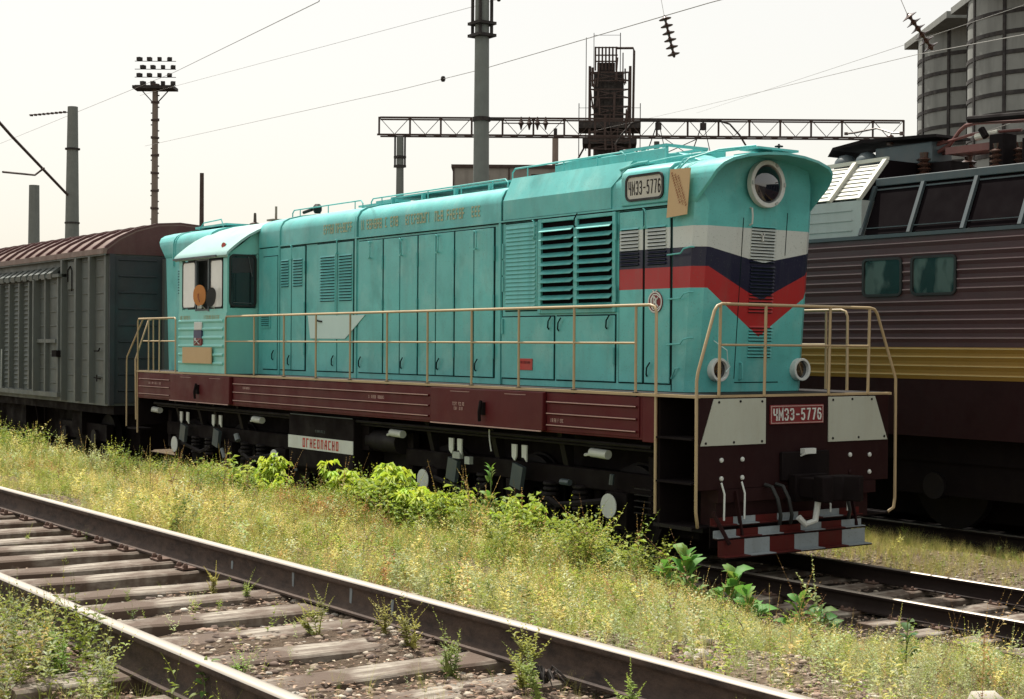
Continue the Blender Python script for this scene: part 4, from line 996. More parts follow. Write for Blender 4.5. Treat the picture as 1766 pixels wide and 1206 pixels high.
# silver shoulder
MB().box(EX0, -2.33, EY, 6.7, 3.985, 4.52).build('silver_shoulder', 'silver', E_)
for z in (4.10, 4.24, 4.38): MB().box(EX0, -2.5, EY-.012, EY, z, z+.018).build('shoulder_rib', 'silver', E_)
MB().box(EX0, EX1, EY-.03, EY+.2, 3.97, 4.02).build('cant_rail', 'steelblue', E_)
# grille panels leaning inwards
def gp(z): return EY+(z-4.02)*.43
GX = [-2.33, -1.48, -.60, .28, 1.16, 2.04, 2.92, 3.8, 4.7, 5.6]
for i in range(len(GX)-1):
    a, b = GX[i]+.05, GX[i+1]-.02
    g_ = MB().add([(a, gp(4.03), 4.03), (b, gp(4.03), 4.03), (b, gp(4.70), 4.70), (a, gp(4.70), 4.70), (a, gp(4.03)+.1, 4.03), (b, gp(4.03)+.1, 4.03), (b, gp(4.70)+.1, 4.70), (a, gp(4.70)+.1, 4.70)], [(0, 1, 2, 3), (7, 6, 5, 4), (0, 4, 5, 1), (3, 2, 6, 7), (0, 3, 7, 4), (1, 5, 6, 2)]).build('roof_grille', 'grille', E_)
    MB().bar((a, gp(4.11)-.012, 4.12), (b, gp(4.11)-.012, 4.12), .012).build('grille_bar', 'steelblue', g_); MB().bar((a, gp(4.68)-.012, 4.67), (b, gp(4.68)-.012, 4.67), .02).build('grille_bar', 'steelblue', g_)
for x in GX:
    MB().bar((x, gp(4.02)-.02, 4.02), (x, gp(4.72)-.02, 4.72), .055, .05).build('grille_post', 'steelblue', E_)
MB().box(-2.33, EX1, gp(4.72)-.02, 5.0, 4.72, 4.83).build('roof_edge_beam', 'steelblue', E_, bevel=.01)
MB().box(EX0, -2.45, gp(4.72)-.15, gp(4.72)+.2, 4.52, 4.545).build('louvre_sill', 'grille', E_)
# pale louvred sloping panels at the left end of the roof
def lp(z): return EY+.05+(z-4.55)*.95
for a, b in ((-4.6, -3.78), (-3.70, -2.98), (-2.90, -2.42)):
    s1 = .30   # panels lean to the right towards the top as well
    back = MB().add([(a, lp(4.55)+.04, 4.55), (b, lp(4.55)+.04, 4.55), (b+s1*0, lp(5.08)+.04, 5.08), (a, lp(5.08)+.04, 5.08)], [(0, 1, 2, 3)]).build('louvred_panel', 'slatw', E_)
    for k in range(8):
        z = 4.56+k*.062
        MB().add([(a, lp(z)-.012, z), (b, lp(z)-.012, z), (b, lp(z+.066)+.012, z+.066), (a, lp(z+.066)+.012, z+.066), (a, lp(z)+.03, z), (b, lp(z)+.03, z)], [(0, 1, 2, 3), (0, 4, 5, 1)]).build('louvre', 'slatw', back, smooth=False)
for x in (-4.64, -3.74, -2.94, -2.38):
    MB().bar((x, lp(4.53)-.04, 4.53), (x, lp(5.12)-.04, 5.12), .07, .06).build('panel_post', 'slatw', E_)
MB().bar((-4.7, lp(5.1)-.02, 5.10), (-2.34, lp(5.1)-.02, 5.14), .05).build('panel_top_rail', 'slatw', E_)
MB().add([(-2.36, 3.62, 4.55), (-2.36, 4.15, 5.12), (-2.36, 6.3, 5.12), (-2.36, 6.7, 4.55)], [(0, 1, 2, 3)]).build('panel_end_wall', 'grille', E_)
MB().prism([(3.75, 4.5), (4.25, 5.02), (6.1, 5.02), (6.6, 4.5)], 0, EX0, -2.40).build('raised_roof', 'steelblue', E_)
MB().box(-2.33, EX1, 4.15, 6.4, 4.55, 4.80).build('roof', 'black', E_)
# roof gear: hooded box with air drums
hb = MB().prism([(-4.05, 5.37), (-3.95, 5.50), (-3.36, 5.56), (-2.0, 5.50), (-1.98, 5.46), (-3.36, 5.51), (-3.93, 5.455)], 1, 4.75, 5.5).build('hood_lid', 'black', E_, smooth=False)
for x in (-3.78, -3.36):
    MB().lathe((x, 4.86, 5.12), [(.17, 0), (.18, .10), (.16, .17), (.10, .24), (.0, .27)], 18).build('air_drum', 'steelblue', hb)
MB().box(-3.2, -2.15, 4.85, 5.3, 5.12, 5.42).build('gear_box', 'steelblue', hb, bevel=.02)
MB().tube([(-3.98, 4.7, 5.20), (-3.40, 4.7, 5.22)], .028, 8).build('roof_pipe', 'slatw', hb)
MB().lathe((-3.0, 4.95, 5.46), [(.055, 0), (.055, .05), (.075, .06), (.055, .07), (.055, .13), (.03, .15)], 12).tube([(-3.85, 4.95, 5.72), (-3.7, 4.95, 5.715), (-3.26, 4.95, 5.735), (-2.95, 4.95, 5.63), (-2.76, 4.95, 5.61)], .014, 6).lathe((-3.86, 4.95, 5.70), [(.03, 0), (.03, .04)], 8).lathe((-2.78, 4.95, 5.58), [(.035, 0), (.035, .05)], 8).build('bus_insulator', 'insul', E_)
# folded pantograph
pt = MB()
pt.tube([(-2.71, 5.0, 5.31), (-2.06, 5.0, 5.42)], .022, 8).tube([(-2.2, 5.0, 5.26), (-1.95, 5.0, 5.36), (-1.78, 5.0, 5.54), (-1.68, 5.0, 5.60), (-1.5, 5.0, 5.62), (-.7, 5.0, 5.56)], .028, 8)
pt.tube([(-2.71, 4.95, 5.29), (-1.55, 5.0, 5.47), (-.75, 5.0, 5.44)], .022, 8).tube([(-2.73, 5.1, 5.22), (-2.2, 5.1, 5.27), (-1.0, 5.1, 5.30)], .035, 8)
pt.build('pantograph', 'copper', E_)
MB().box(-1.95, -.95, 4.9, 5.3, 5.21, 5.31).tube([(-.5, 4.95, 5.2), (2.5, 4.95, 5.1)], .06, 8).build('pantograph_base', 'copper', E_)
MB().tube([(-1.5, 5.0, 5.42), (-1.12, 5.0, 5.45)], .05, 10).build('air_cylinder', 'slatw', E_)
MB().tube([(-1.55, 4.9, 5.66), (-.3, 4.9, 5.60)], .05, 8).tube([(-1.3, 4.85, 5.50), (-1.22, 4.85, 5.38)], .05, 8).build('collector_shoe', 'black', E_)
inm = MB().lathe((0, 0, 0), [(.06, 0), (.06, .03), (.10, .05), (.05, .08), (.10, .11), (.05, .14), (.10, .17), (.05, .20), (.10, .23), (.05, .26), (.06, .32)], 14).mesh('insulator', 'insul')
for (x, y) in ((-2.28, 4.85), (-1.02, 4.85), (-.75, 5.0), (.5, 4.95), (-2.1, 5.6), (-.9, 5.6)): put('insulator', inm, E_, (x, y, 4.90), None, (1.2, 1.2, 1.15))
for q_ in ((-1.13, -.9, 4.8, 5.1, 4.83, 5.4), (-2.35, -1.85, 4.9, 5.3, 4.83, 5.12), (-.6, .9, 4.8, 5.4, 4.83, 5.3)): MB().box(*q_).build('roof_switch_box', 'black', E_, bevel=.01)
MB().box(-1.85, -1.0, 4.6, 5.2, 4.83, 4.90).build('roof_tray', 'slatw', E_)
# running gear in the dark
rg = MB().box(EX0, EX1, 3.9, 6.4, .95, 1.30).box(EX0, EX1, 4.6, 5.7, .12, .95)  # full length black centre box added to close off bright ground behind
for xc in (-28, -20, -13, -7.5, .2): rg.box(xc-2.2, xc+2.2, 3.95, 4.1, .5, .95)
rg = rg.build('underframe', 'black', E_)
for xc in (-28, -20, -13, -7.5, .2):
    for a in (-1.5, 1.5):
        w_ = MB()
        for y in (4.37, 5.93): w_.disc((xc+a, y, .64), 1, .62, .13, 32)
        w_.disc((xc+a, 4.0, .62), 1, .18, .2, 18).tube([(xc+a, 4.0, .64), (xc+a, 6.3, .64)], .1, 8); w_.build('wheelset', 'blackg', E_)

# ------------------------------------------------------------------ grey box van coupled behind
Vn = empty('box_van', (-24.8, 0, 0), 'grey green covered goods wagon with rusty red arched roof behind the teal locomotive', 'wagon')
VX0, VX1 = -32.2, -17.5; VY = 1.53
vb = MB().box(VX0, VX1, -VY, VY, 1.20, 4.27).build('body', 'vangrey', Vn)
VR = [(-1.60, 4.27), (-1.56, 4.36), (-1.30, 4.56), (-.95, 4.74), (-.5, 4.87), (0, 4.91)]; VR = VR+[(-y, z) for y, z in reversed(VR[:-1])]
vr = MB().prism(VR, 0, VX0, VX1+.01).build('roof', 'vanpan', Vn, angle=50)
VRI = [(y*1.02, z+.045) for y, z in VR]
x = VX1-.0
k = 0
while x > VX0:
    MB().prism([(y, z) for y, z in VR[:1]]+VRI+[(VR[-1][0], VR[-1][1])], 0, x-.07, x).build('roof_rib', 'vanroof', vr, angle=50); x -= .72
MB().box(VX0, VX1+.05, -1.66, -1.58, 4.25, 4.36).build('eave_board', 'vanpan', vr); MB().box(VX0, VX1+.05, -1.64, -1.60, 4.22, 4.25).build('eave_strip', 'vangrey', vr)
MB().box(VX0, VX1+.05, 1.58, 1.66, 4.25, 4.36).build('eave_board', 'vanroof', vr)
PX = [-18.22, -19.04, -19.90]
postm = MB().box(-.10, 0, -.125, 0, 0, 2.98).mesh('post', 'vangrey', False)
def vpost(x, d=1.0): return put('side_post', postm, Vn, (x, -VY, 1.24), None, (1, d, 1))
for x in PX+[-25.6, -26.5, -27.4, -28.3, -29.2, -30.1, -31, -32.1]: vpost(x)
vpost(-17.53, .35)
ribm = {}
def vribs(x0, x1, z0=1.45, z1=4.15, n=9, y=-VY, parent=None):
    key = round(x1-x0, 2)
    if key not in ribm: ribm[key] = MB().prism([(0, -.022), (-.018, -.008), (-.018, .010), (0, .020)], 0, 0, x1-x0).mesh('panel_rib', 'vangrey', False)
    for k in range(n): put('panel_rib', ribm[key], parent or vb, (x0, y, z0+(z1-z0)*k/(n-1)))
for a, b in ((-18.12, -17.62), (-18.94, -18.36), (-19.80, -19.18)): vribs(a, b)
for a in (-26.4, -27.3, -28.2, -29.1, -30.0, -30.9): vribs(a, a+.6)
# sliding doors: right leaf flat ribbed, left leaf louvred
dr = MB().box(-21.5, -19.98, -VY-.07, -VY, 1.40, 3.86).build('sliding_door', 'vangrey', Vn)
for x in (-20.02, -20.84, -21.44): put('door_post', postm, dr, (x, -VY-.07, 1.40), None, (.8, .75 if x > -21 else 1.3, .82))
vribs(-20.76, -20.12, 1.6, 3.75, 8, -VY-.07, dr); vribs(-21.44, -20.94, 1.6, 3.75, 8, -VY-.07, dr)
dl = MB().box(-25.2, -21.85, -VY-.07, -VY, 1.40, 3.82).build('louvred_door', 'vangrey', Vn)
pit = .105
for (a, b) in ((-22.52, -21.98), (-23.24, -22.70), (-23.96, -23.42), (-24.68, -24.14)):
    sl = MB()
    for k in range(22):
        z = 1.50+k*pit
        sl.add([(a, -VY-.07, z+pit*.9), (b, -VY-.07, z+pit*.9), (b, -VY-.105, z+pit*.25), (a, -VY-.105, z+pit*.25), (a, -VY-.07, z+pit*.1), (b, -VY-.07, z+pit*.1)], [(0, 1, 2, 3), (3, 2, 5, 4), (0, 3, 4), (1, 5, 2)])
    sl.build('corrugated_panel', 'vangrey', dl, smooth=False)
for x in (-21.90, -22.60, -23.32, -24.04, -24.76): put('door_post', postm, dl, (x, -VY-.07, 1.42), None, (.8, .9, .80))
MB().box(-25.3, -19.9, -VY-.20, -VY-.02, 3.86, 3.93).build('door_track', 'vangrey', Vn)
for x in np.arange(-25.2, -20.2, .42):
    MB().prism([(-VY-.21, 3.83), (-VY-.23, 3.95), (-VY-.02, 4.10), (-VY, 4.05)], 0, float(x), float(x)+.24).build('track_bracket', 'vangrey', Vn)
MB().box(-25.3, -19.95, -VY-.2, -VY-.02, 1.30, 1.40).build('lower_track', 'vangrey', Vn)
MB().box(-21.6, -20.2, -VY-.16, -VY-.12, 2.46, 2.54).build('door_bar', 'vangrey', dr)
MB().box(-20.25, -19.95, -VY-.22, -VY-.08, 2.16, 2.30).build('door_lock', 'black', dr)
MB().box(-19.82, -19.36, -VY-.035, -VY, 3.58, 4.18).build('hatch', 'vangrey', Vn, bevel=.02); MB().tube([(-19.75, -VY-.05, 3.75), (-19.75, -VY-.05, 4.0), (-19.6, -VY-.05, 4.08), (-19.5, -VY-.05, 3.98), (-19.5, -VY-.05, 3.55)], .012, 6).build('hatch_handle', 'black', Vn)
MB().tube([(-18.1, -VY-.06, 2.30), (-17.85, -VY-.06, 2.30), (-17.8, -VY-.06, 2.36)], .014, 6).tube([(-18.1, -VY-.06, 1.76), (-17.75, -VY-.06, 1.74)], .014, 6).tube([(-17.95, -VY-.06, 1.82), (-17.95, -VY-.06, 1.68)], .014, 6).build('hook', 'black', Vn)
for x in (-23.9, -24.3): MB().tube([(x, -VY-.19, 1.4), (x+.05, -VY-.2, 2.0), (x, -VY-.18, 2.3)], .02, 6).build('door_lever', 'silver', Vn)
# dark end wall
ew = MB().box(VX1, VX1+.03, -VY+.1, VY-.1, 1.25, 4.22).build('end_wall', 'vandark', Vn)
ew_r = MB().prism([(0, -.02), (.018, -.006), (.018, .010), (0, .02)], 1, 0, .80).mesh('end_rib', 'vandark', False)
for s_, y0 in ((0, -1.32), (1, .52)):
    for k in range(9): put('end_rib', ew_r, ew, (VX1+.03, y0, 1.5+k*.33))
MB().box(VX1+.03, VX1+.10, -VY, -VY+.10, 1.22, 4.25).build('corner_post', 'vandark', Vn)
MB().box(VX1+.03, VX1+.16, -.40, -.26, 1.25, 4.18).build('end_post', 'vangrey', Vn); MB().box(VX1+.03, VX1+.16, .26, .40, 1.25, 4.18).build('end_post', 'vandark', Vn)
MB().prism([(y*.99, z-.02) for y, z in VR], 0, VX1+.02, VX1+.03).build('roof_end', 'vanroof', Vn)
uf = MB().box(VX0+.1, VX1, -1.4, 1.4, 1.02, 1.19).box(VX0+1, VX1-1, -.3, .3, .7, 1.02).box(-25.5, -24, -1.1, -.5, .55, 1.0)
for xc in (-20.2, -29.6): uf.box(xc-1.5, xc+1.5, -1.1, -.95, .4, .75).box(xc-.3, xc+.3, -1.2, 1.2, .5, 1.02)
uf.box(VX0+1, VX1-.6, -.6, .6, .25, 1.0); uf.tube([(-22.5, -1.35, 1.02), (-22.4, -1.3, .55), (-22.0, -1.3, .55), (-21.9, -1.35, 1.02)], .02, 6)  # tall black box added to keep bright ground behind the van dark
uf = uf.build('underframe', 'black', Vn)
for xc in (-20.2, -29.6):
    for a in (-.93, .93):
        w_ = MB()
        for s_ in (-1, 1): w_.disc((xc+a, s_*.79, .475), 1, .475, .13, 28)
        w_.disc((xc+a, -1.05, .475), 1, .16, .25, 14).tube([(xc+a, -1.0, .475), (xc+a, 1.0, .475)], .08, 8); w_.build('wheelset', 'blackg', Vn)
MB().box(VX1, VX1+.75, -.15, .15, .85, 1.10).build('coupler', 'black', Vn)

# ------------------------------------------------------------------ things behind the trains
GZB = -.15
def cyl_pole(name, x, y, r0, r1, h, mat, label, cat, group=None, n=14):
    r = empty(name, (x, y, GZB), label, cat, group)
    MB().lathe((x, y, GZB), [(r0, 0), (r1, h)], n).build('pole_shaft', mat, r); return r
p = cyl_pole('catenary_pole', -44.8, 7.2, .36, .19, 11.55, 'conc', 'grey tapered concrete pole above the red van roof, nearest the floodlight mast', 'pole')
MB().tube([(-44.86, 7.1, 8.0), (-40.5, 3.6, 9.5), (-36, 0.2, 11.0)], .05, 6).tube([(-42.6, 5.4, 8.75), (-42.4, 5.0, 8.45), (-38.2, 2.6, 8.02)], .035, 6).build('bracket_arm', 'rust', p)
b = MB()
for k in range(9):
    t = k/8; c = Vector((-45.0-1.3*t*.6, 6.95-1.0*t, 11.2-.12*t)); b.obox(c, (.05, .05, .035))
b.tube([(-44.9, 7.1, 11.2), (-45.75, 5.85, 11.08)], .02, 5).build('insulator_string', 'rust', p)
for z in (9.8, 7.0): MB().ring((-44.8, 7.2, z), 2, .2, .28, .06, 16).build('pole_clamp', 'rustd', p)
cyl_pole('concrete_post', -97.5, 22.7, .50, .36, 13.9, 'conc', 'short grey pole left of the thicker concrete pole at the left edge', 'pole')
cyl_pole('wooden_pole', -85.9, 30.5, .20, .14, 14.3, 'rust', 'thin brown pole standing between the floodlight mast and the teal cab', 'pole')
p = cyl_pole('tall_catenary_pole', -19.3, 8.68, .235, .16, 13.5, 'conc', 'tall grey concrete pole rising behind the teal locomotive out of the frame', 'pole')
for z, h in ((10.42, .07), (10.12, .07)):
    MB().box(-19.3-.26, -19.3+.26, 8.68-.26, 8.68+.26, z, z+h).build('steel_collar', 'rustd', p)
b = MB()
for sx in (-.17, .17):
    for sy in (-.17, .17): b.box(-19.3+sx-.03, -19.3+sx+.03, 8.68+sy-.03, 8.68+sy+.03, 10.15, 12.6)
b.build('steel_angle', 'rustd', p, kind='stuff'); MB().bar((-19.15, 8.7, 8.1), (-18.95, 9.1, 8.07), .05).ring((-19.3, 8.68, 8.08), 2, .17, .23, .1, 14).build('clamp', 'rustd', p)
# floodlight mast
fm = empty('floodlight_mast', (-111.6, 37.5, GZB), 'tall mast topped by a platform with four rows of floodlights', 'mast')
fxd = Vector((.577, .817, 0)); # platform runs across the line of sight
c0 = Vector((-111.6, 37.5, 0))
MB().lathe((c0.x, c0.y, GZB), [(.34, 0), (.24, 24.2)], 12).build('mast_shaft', 'concbrown', fm)
b = MB()
for k in range(9): b.ring((c0.x, c0.y, 12.4+1.5*k), 2, .24, .36, .14, 12)
for k in range(40): b.obox(c0+fxd*(.30 if k % 2 else -.30)+Vector((0, 0, 4+.5*k)), (.05, .05, .05))
b.build('mast_ring', 'rust', fm, kind='stuff')
MB().obox(c0+Vector((0, 0, 24.1)), (1.75, .9, .12), Matrix.Rotation(math.atan2(fxd.y, fxd.x), 3, 'Z')).bar(c0+fxd*-1.3+Vector((0, 0, 24.1)), c0+fxd*-.2+Vector((0, 0, 22.9)), .08).bar(c0+fxd*1.3+Vector((0, 0, 24.1)), c0+fxd*.2+Vector((0, 0, 22.9)), .08).build('platform', 'rustd', fm)
for row in range(4):
    z = 24.55+row*.68
    rl = MB().bar(c0+fxd*-1.75+Vector((0, 0, z-.18)), c0+fxd*1.75+Vector((0, 0, z-.18)), .05).build('lamp_rail', 'rustd', fm)
    for k in range(4):
        q = c0+fxd*(-1.25+k*.85+(.3 if row % 2 == 0 else 0)-.1)+Vector((0, 0, z))
        l_ = MB().obox(q, (.17, .2, .15), Matrix.Rotation(.5+k*.3, 3, 'Z')).build('floodlight', 'rustd', rl)
# gantry beam
A = Vector((-52.9, 25.3, 12.82)); B = Vector((-38.05, 46.3, 12.82)); u = (B-A).normalized(); Lg = (B-A).length
ga = empty('catenary_gantry', (A.x, A.y, GZB), 'long horizontal lattice gantry beam spanning the sky behind the teal roof', 'gantry')
ndir = Vector((-u.y, u.x, 0)); b = MB()
for zz in (11.95, 12.79): 
    b.bar(A+Vector((0, 0, zz-12))+u*(-.1 if zz < 12.5 else .05), B+Vector((0, 0, zz-12)), .085).bar(A+Vector((0, 0, zz-12))+ndir*.7, B+Vector((0, 0, zz-12))+ndir*.7, .07)
b.build('gantry_chord', 'rust', ga, kind='stuff')
nb_ = 34; b = MB(); b2 = MB()
for k in range(nb_+1):
    c = A+u*(Lg*k/nb_)
    if k % 2 == 0: b.bar(c+Vector((0, 0, -.05)), c+Vector((0, 0, .82)), .07)
    if k < nb_: d_ = A+u*(Lg*(k+1)/nb_); b2.bar(c+Vector((0, 0, -.03 if k % 2 else .8)), d_+Vector((0, 0, .8 if k % 2 else -.03)), .03).bar(c+Vector((0, 0, -.03)), d_+ndir*.7+Vector((0, 0, -.03)), .04)
b.build('gantry_upright', 'rust', ga, kind='stuff'); b2.build('gantry_brace', 'rust', ga, kind='stuff')
gl = MB().lathe((-52.28, 26.13, GZB), [(.26, 0), (.17, 12.8)], 14).build('gantry_leg', 'conc', ga)
b = MB().box(-52.5, -52.06, 25.9, 26.35, 11.15, 11.27).box(-52.5, -52.06, 25.9, 26.35, 11.6, 11.72)
b.bar((-52.46, 25.95, 11.2), (-52.46, 25.95, 12.8), .07).bar((-52.1, 26.3, 11.2), (-52.1, 26.3, 12.8), .07).build('leg_collar', 'rustd', gl)
MB().lathe((-38.7, 45.5, GZB), [(.26, 0), (.17, 12.8)], 14).build('gantry_leg', 'conc', ga)
# insulators on the gantry
b = MB(); c = Vector((-48.4, 31.5, 13.35))
b.bar(c-u*1.6, c+u*1.4, .05)
for k in range(4):
    q = c+u*(-.7+k*.4); b.tube([q+Vector((0, 0, -.32)), q+Vector((0, 0, -.1)), q+Vector((0, 0, 0)), q+Vector((0, 0, .1)), q+Vector((0, 0, .32))], [.03, .08, .17, .08, .03], 8)
b.build('insulator_string', 'rust', ga)
b = MB(); c = A+u*(Lg*.575)+Vector((0, 0, .72))
b.bar(c-u*1.9, c+u*1.9, .16, .12)
for s_ in (-1, 1):
    b.tube([c+u*(s_*1.9), c+u*(s_*2.4)+Vector((0, 0, -.15)), c+u*(s_*2.9)+Vector((0, 0, -.7)), c+u*(s_*3.2)+Vector((0, 0, -1.2))], .05, 6)
    q = c+u*(s_*1.1); b.bar(q+Vector((0, 0, -.1)), q+Vector((0, 0, -.45)), .22).bar(q, q-u*.9+Vector((0, 0, -2.6)), .05).bar(q, q+u*.6+Vector((0, 0, -2.6)), .035)
b.bar(c-u*1.2+Vector((0, 0, -.6)), c+u*1.5+Vector((0, 0, -2.4)), .03).bar(c+u*1.0+Vector((0, 0, -.8)), c-u*1.4+Vector((0, 0, -1.9)), .04)
b.build('contact_wire_bracket', 'rustd', ga, kind='stuff')
cyl_pole('chimney_pipe', -83.95, 59.3, .27, .24, 18.9, 'concbrown', 'stubby grey brown stack just right of the tall concrete pole', 'chimney')
MB().lathe((-83.95, 59.3, 18.0), [(.14, 0), (.14, 1.5)], 12).build('stack_cap', 'rustd', bpy.data.objects['chimney_pipe'])
# plant tower, dark scaffolding
tw = empty('plant_tower', (-144, 113, GZB), 'dark rusty industrial tower wrapped in scaffolding and pipes', 'tower')
tc = Vector((-144, 113, 0)); tu = Vector((.62, .785, 0)).normalized(); tv = Vector((-tu.y, tu.x, 0)); TR = Matrix((tu, tv, Vector((0, 0, 1)))).transposed()
def tb(cx, z0, z1, w_, mat, nm, d=None, **k): return MB().obox(tc+tu*cx+Vector((0, 0, (z0+z1)/2)), (w_/2, (d or w_)/2, (z1-z0)/2), TR).build(nm, mat, tw, **k)
tb(-.15, 0, 38.0, 3.9, 'rustd', 'tower_core', 3.6); tb(-.5, 38.0, 39.3, 2.3, 'rustd', 'tower_top')
tb(0, 30.6, 31.6, 8.0, 'rustd', 'tower_platform', 5.4); tb(0, 28.6, 29.3, 7.0, 'rustd', 'tower_platform', 5.2)
b = MB(); rr = random.Random(3)
for s_ in (-1, 1):
    for t_ in (-1, 1): b.bar(tc+tu*(2.6*s_)+tv*(2.5*t_), tc+tu*(2.6*s_)+tv*(2.5*t_)+Vector((0, 0, 38.6)), .25)
for k in range(19):
    z = 18+k*1.1
    b.bar(tc+tu*-2.6-tv*2.6+Vector((0, 0, z)), tc+tu*2.6-tv*2.6+Vector((0, 0, z)), .14).bar(tc+tu*-2.6-tv*2.6+Vector((0, 0, z)), tc+tu*2.6-tv*2.6+Vector((0, 0, z+(1.1 if k % 2 else -1.1))), .10)
for k in range(26):
    x_ = rr.uniform(-2.4, 2.2); z = rr.uniform(26, 37.5); b.bar(tc+tu*x_-tv*2.7+Vector((0, 0, z)), tc+tu*(x_+rr.uniform(-.3, .3))-tv*2.7+Vector((0, 0, z+rr.uniform(1, 3))), rr.uniform(.08, .3))
for k in range(7): b.bar(tc+tu*(-1.9+.45*k)-tv*1.5+Vector((0, 0, 38.2)), tc+tu*(-1.9+.45*k)-tv*1.5+Vector((0, 0, 41.3)), .16)
for z in (39.4, 40.2, 41.2): b.bar(tc+tu*-2.0-tv*1.5+Vector((0, 0, z)), tc+tu*1.0-tv*1.5+Vector((0, 0, z)), .16)
b.build('scaffold', 'rust', tw, kind='stuff')
MB().tube([tc+tu*.8+Vector((0, 0, 41.4)), tc+tu*3.0+Vector((0, 0, 41.4)), tc+tu*3.15+Vector((0, 0, 41.0)), tc+tu*2.95+Vector((0, 0, 20))], .16, 8).build('downpipe', 'rust', tw)
for s_ in (-1, 1): MB().bar(tc+tu*(2.7*s_)+Vector((0, 0, 29.5)), tc+tu*(5.4*s_)+Vector((0, 0, 24.5)), .22).build('tower_strut', 'rust', tw)
b = MB()
for q in (-4.0, 4.0): b.bar(tc+tu*q+Vector((0, 0, 24)), tc+tu*q+Vector((0, 0, 34.2)), .08)
b.bar(tc+tu*-4+Vector((0, 0, 33.6)), tc+tu*4+Vector((0, 0, 33.6)), .05).bar(tc+tu*-3.1+Vector((0, 0, 28)), tc+tu*-3.1+Vector((0, 0, 42.8)), .07).bar(tc+tu*-2.1+Vector((0, 0, 38)), tc+tu*-2.1+Vector((0, 0, 43.4)), .06).bar(tc+tu*1.35+Vector((0, 0, 38)), tc+tu*1.35+Vector((0, 0, 43.4)), .08).bar(tc+tu*-2.1+Vector((0, 0, 43.1)), tc+tu*1.35+Vector((0, 0, 43.1)), .05)
b.build('handrail', 'rustd', tw, kind='stuff')
# silos
def silo(x, y, R, h, z_first, label, nb_, roofed, pitch):
    s_ = empty('silo', (x, y, GZB), label, 'silo', 'concrete silos')
    MB().lathe((x, y, GZB), [(R, 0), (R, h)], 72).build('silo_wall', 'concsilo', s_, angle=60)
    z = z_first
    for k in range(nb_):
        MB().ring((x, y, z), 2, R+.002, R+.07, .26, 72).build('hoop', 'bandd', s_); z += pitch
    for k in range(11):
        th = 2*math.pi*k/11+.25; c = Vector((x+math.cos(th)*(R+.02), y+math.sin(th)*(R+.02), GZB+h/2))
        MB().obox(c, (.08, .10, h/2), Matrix.Rotation(th, 3, 'Z')).build('vertical_joint', 'bandd', s_)
    q = Vector((x, y, GZB+h+.25))-Vector((.577, .817, 0))*0
    MB().obox(q+Vector((-.817, .577, 0))*(-1.2)+Vector((.577, .817, 0))*1.0, (5.75, 5.9, .25), Matrix(((-.817, .577, 0), (.577, .817, 0), (0, 0, 1)))).build('silo_roof', 'concsilo', s_, bevel=.03)
    MB().obox(q+Vector((-.817, .577, 0))*(-1.2)+Vector((.577, .817, 0))*3.0+Vector((0, 0, 1.5)), (5.0, 3.4, 1.2), Matrix(((-.817, .577, 0), (.577, .817, 0), (0, 0, 1)))).build('roof_gallery', 'concsilo', s_)
    return s_
silo(-60.3, 81.4, 4.85, 25.6, 1.6, 'farther banded concrete silo with its flat overhanging roof slab in view', 18, True, 1.30)
silo(-50.1, 74.2, 4.85, 25.6, 1.9, 'nearer banded concrete silo cut off by the right edge', 18, False, 1.30)
# low buildings
MB_ = MB().box(-4.6, 4.6, -3, 3, 0, 16.25)
def building(name, c, yaw, w_, d, h, label):
    r = empty(name, (c[0], c[1], GZB), label, 'building')
    R_ = Matrix.Rotation(yaw, 3, 'Z')
    MB().obox((c[0], c[1], GZB+h/2), (w_/2, d/2, h/2), R_).build('wall', 'wall', r)
    MB().obox((c[0], c[1], GZB+h+.12), (w_/2+.15, d/2+.15, .12), R_).build('parapet', 'rust', r)
    for k in range(4):
        q = Vector((c[0], c[1], 0))+R_@Vector((-w_/2+w_*(k+.6)/4.3, -d/2-.03, h*.93)); MB().obox(q, (.35, .03, .5), R_).build('window', 'grille', r)
        q2 = Vector((c[0], c[1], 0))+R_@Vector((-w_/2+w_*k/4+.02, -d/2-.03, h/2)); MB().obox(q2, (.06, .04, h/2), R_).build('drainpipe', 'rust', r)
    return r
yw = math.atan2(.817, .577)
building('workshop_building', (-83.3, 59.6), yw, 17.0, 5, 16.2, 'grey flat topped building with a rusty parapet behind the tall concrete pole')
building('low_shed', (-62.6, 40.2), yw, 19.0, 5, 10.0, 'low brownish shed roof line left of the tall concrete pole')

# ------------------------------------------------------------------ overhead wires and hanging insulators
def wire(pts, r, label, sag=0.0, knots=()):
    P = [Vector(p) for p in pts]; path = []
    for i in range(len(P)-1):
        for k in range(10):
            t = k/10; q = P[i].lerp(P[i+1], t); q.z -= sag*4*t*(1-t); path.append(q)
    path.append(P[-1]); o = MB().tube(path, r, 5).build('overhead_wire', 'wire')
    tags(o, label, 'wire', 'overhead wires')
    for t in knots:
        q = path[int(t*(len(path)-1))]; MB().lathe(tuple(q-Vector((0, 0, .09))), [(.05, 0), (.08, .05), (.08, .13), (.05, .18)], 8).build('wire_clamp', 'rustd', o)
    return o
wire([(-8.0, -1.6, 8.35+1.0), (-14.51, 1.59, 9.19), (-44.51, 11.13, 13.09), (-98.97, 20.69, 16.73)], .009, 'thin wire crossing in front of the floodlight mast')
wire([(-5, 6.3, 8.7), (-10.09, 7.86, 9.22), (-25.11, 12.58, 10.58), (-39.39, 18.38, 12.47), (-92.96, 29.21, 16.63)], .010, 'wire passing over the tall concrete pole to the upper edge', 0, (.62,))
wire([(-20, 14, 13.0), (-37.7, 20.8, 15.78), (-93.2, 28.9, 20.26)], .009, 'faint upper wire between the floodlight mast and the tall concrete pole', 0, (.4,))
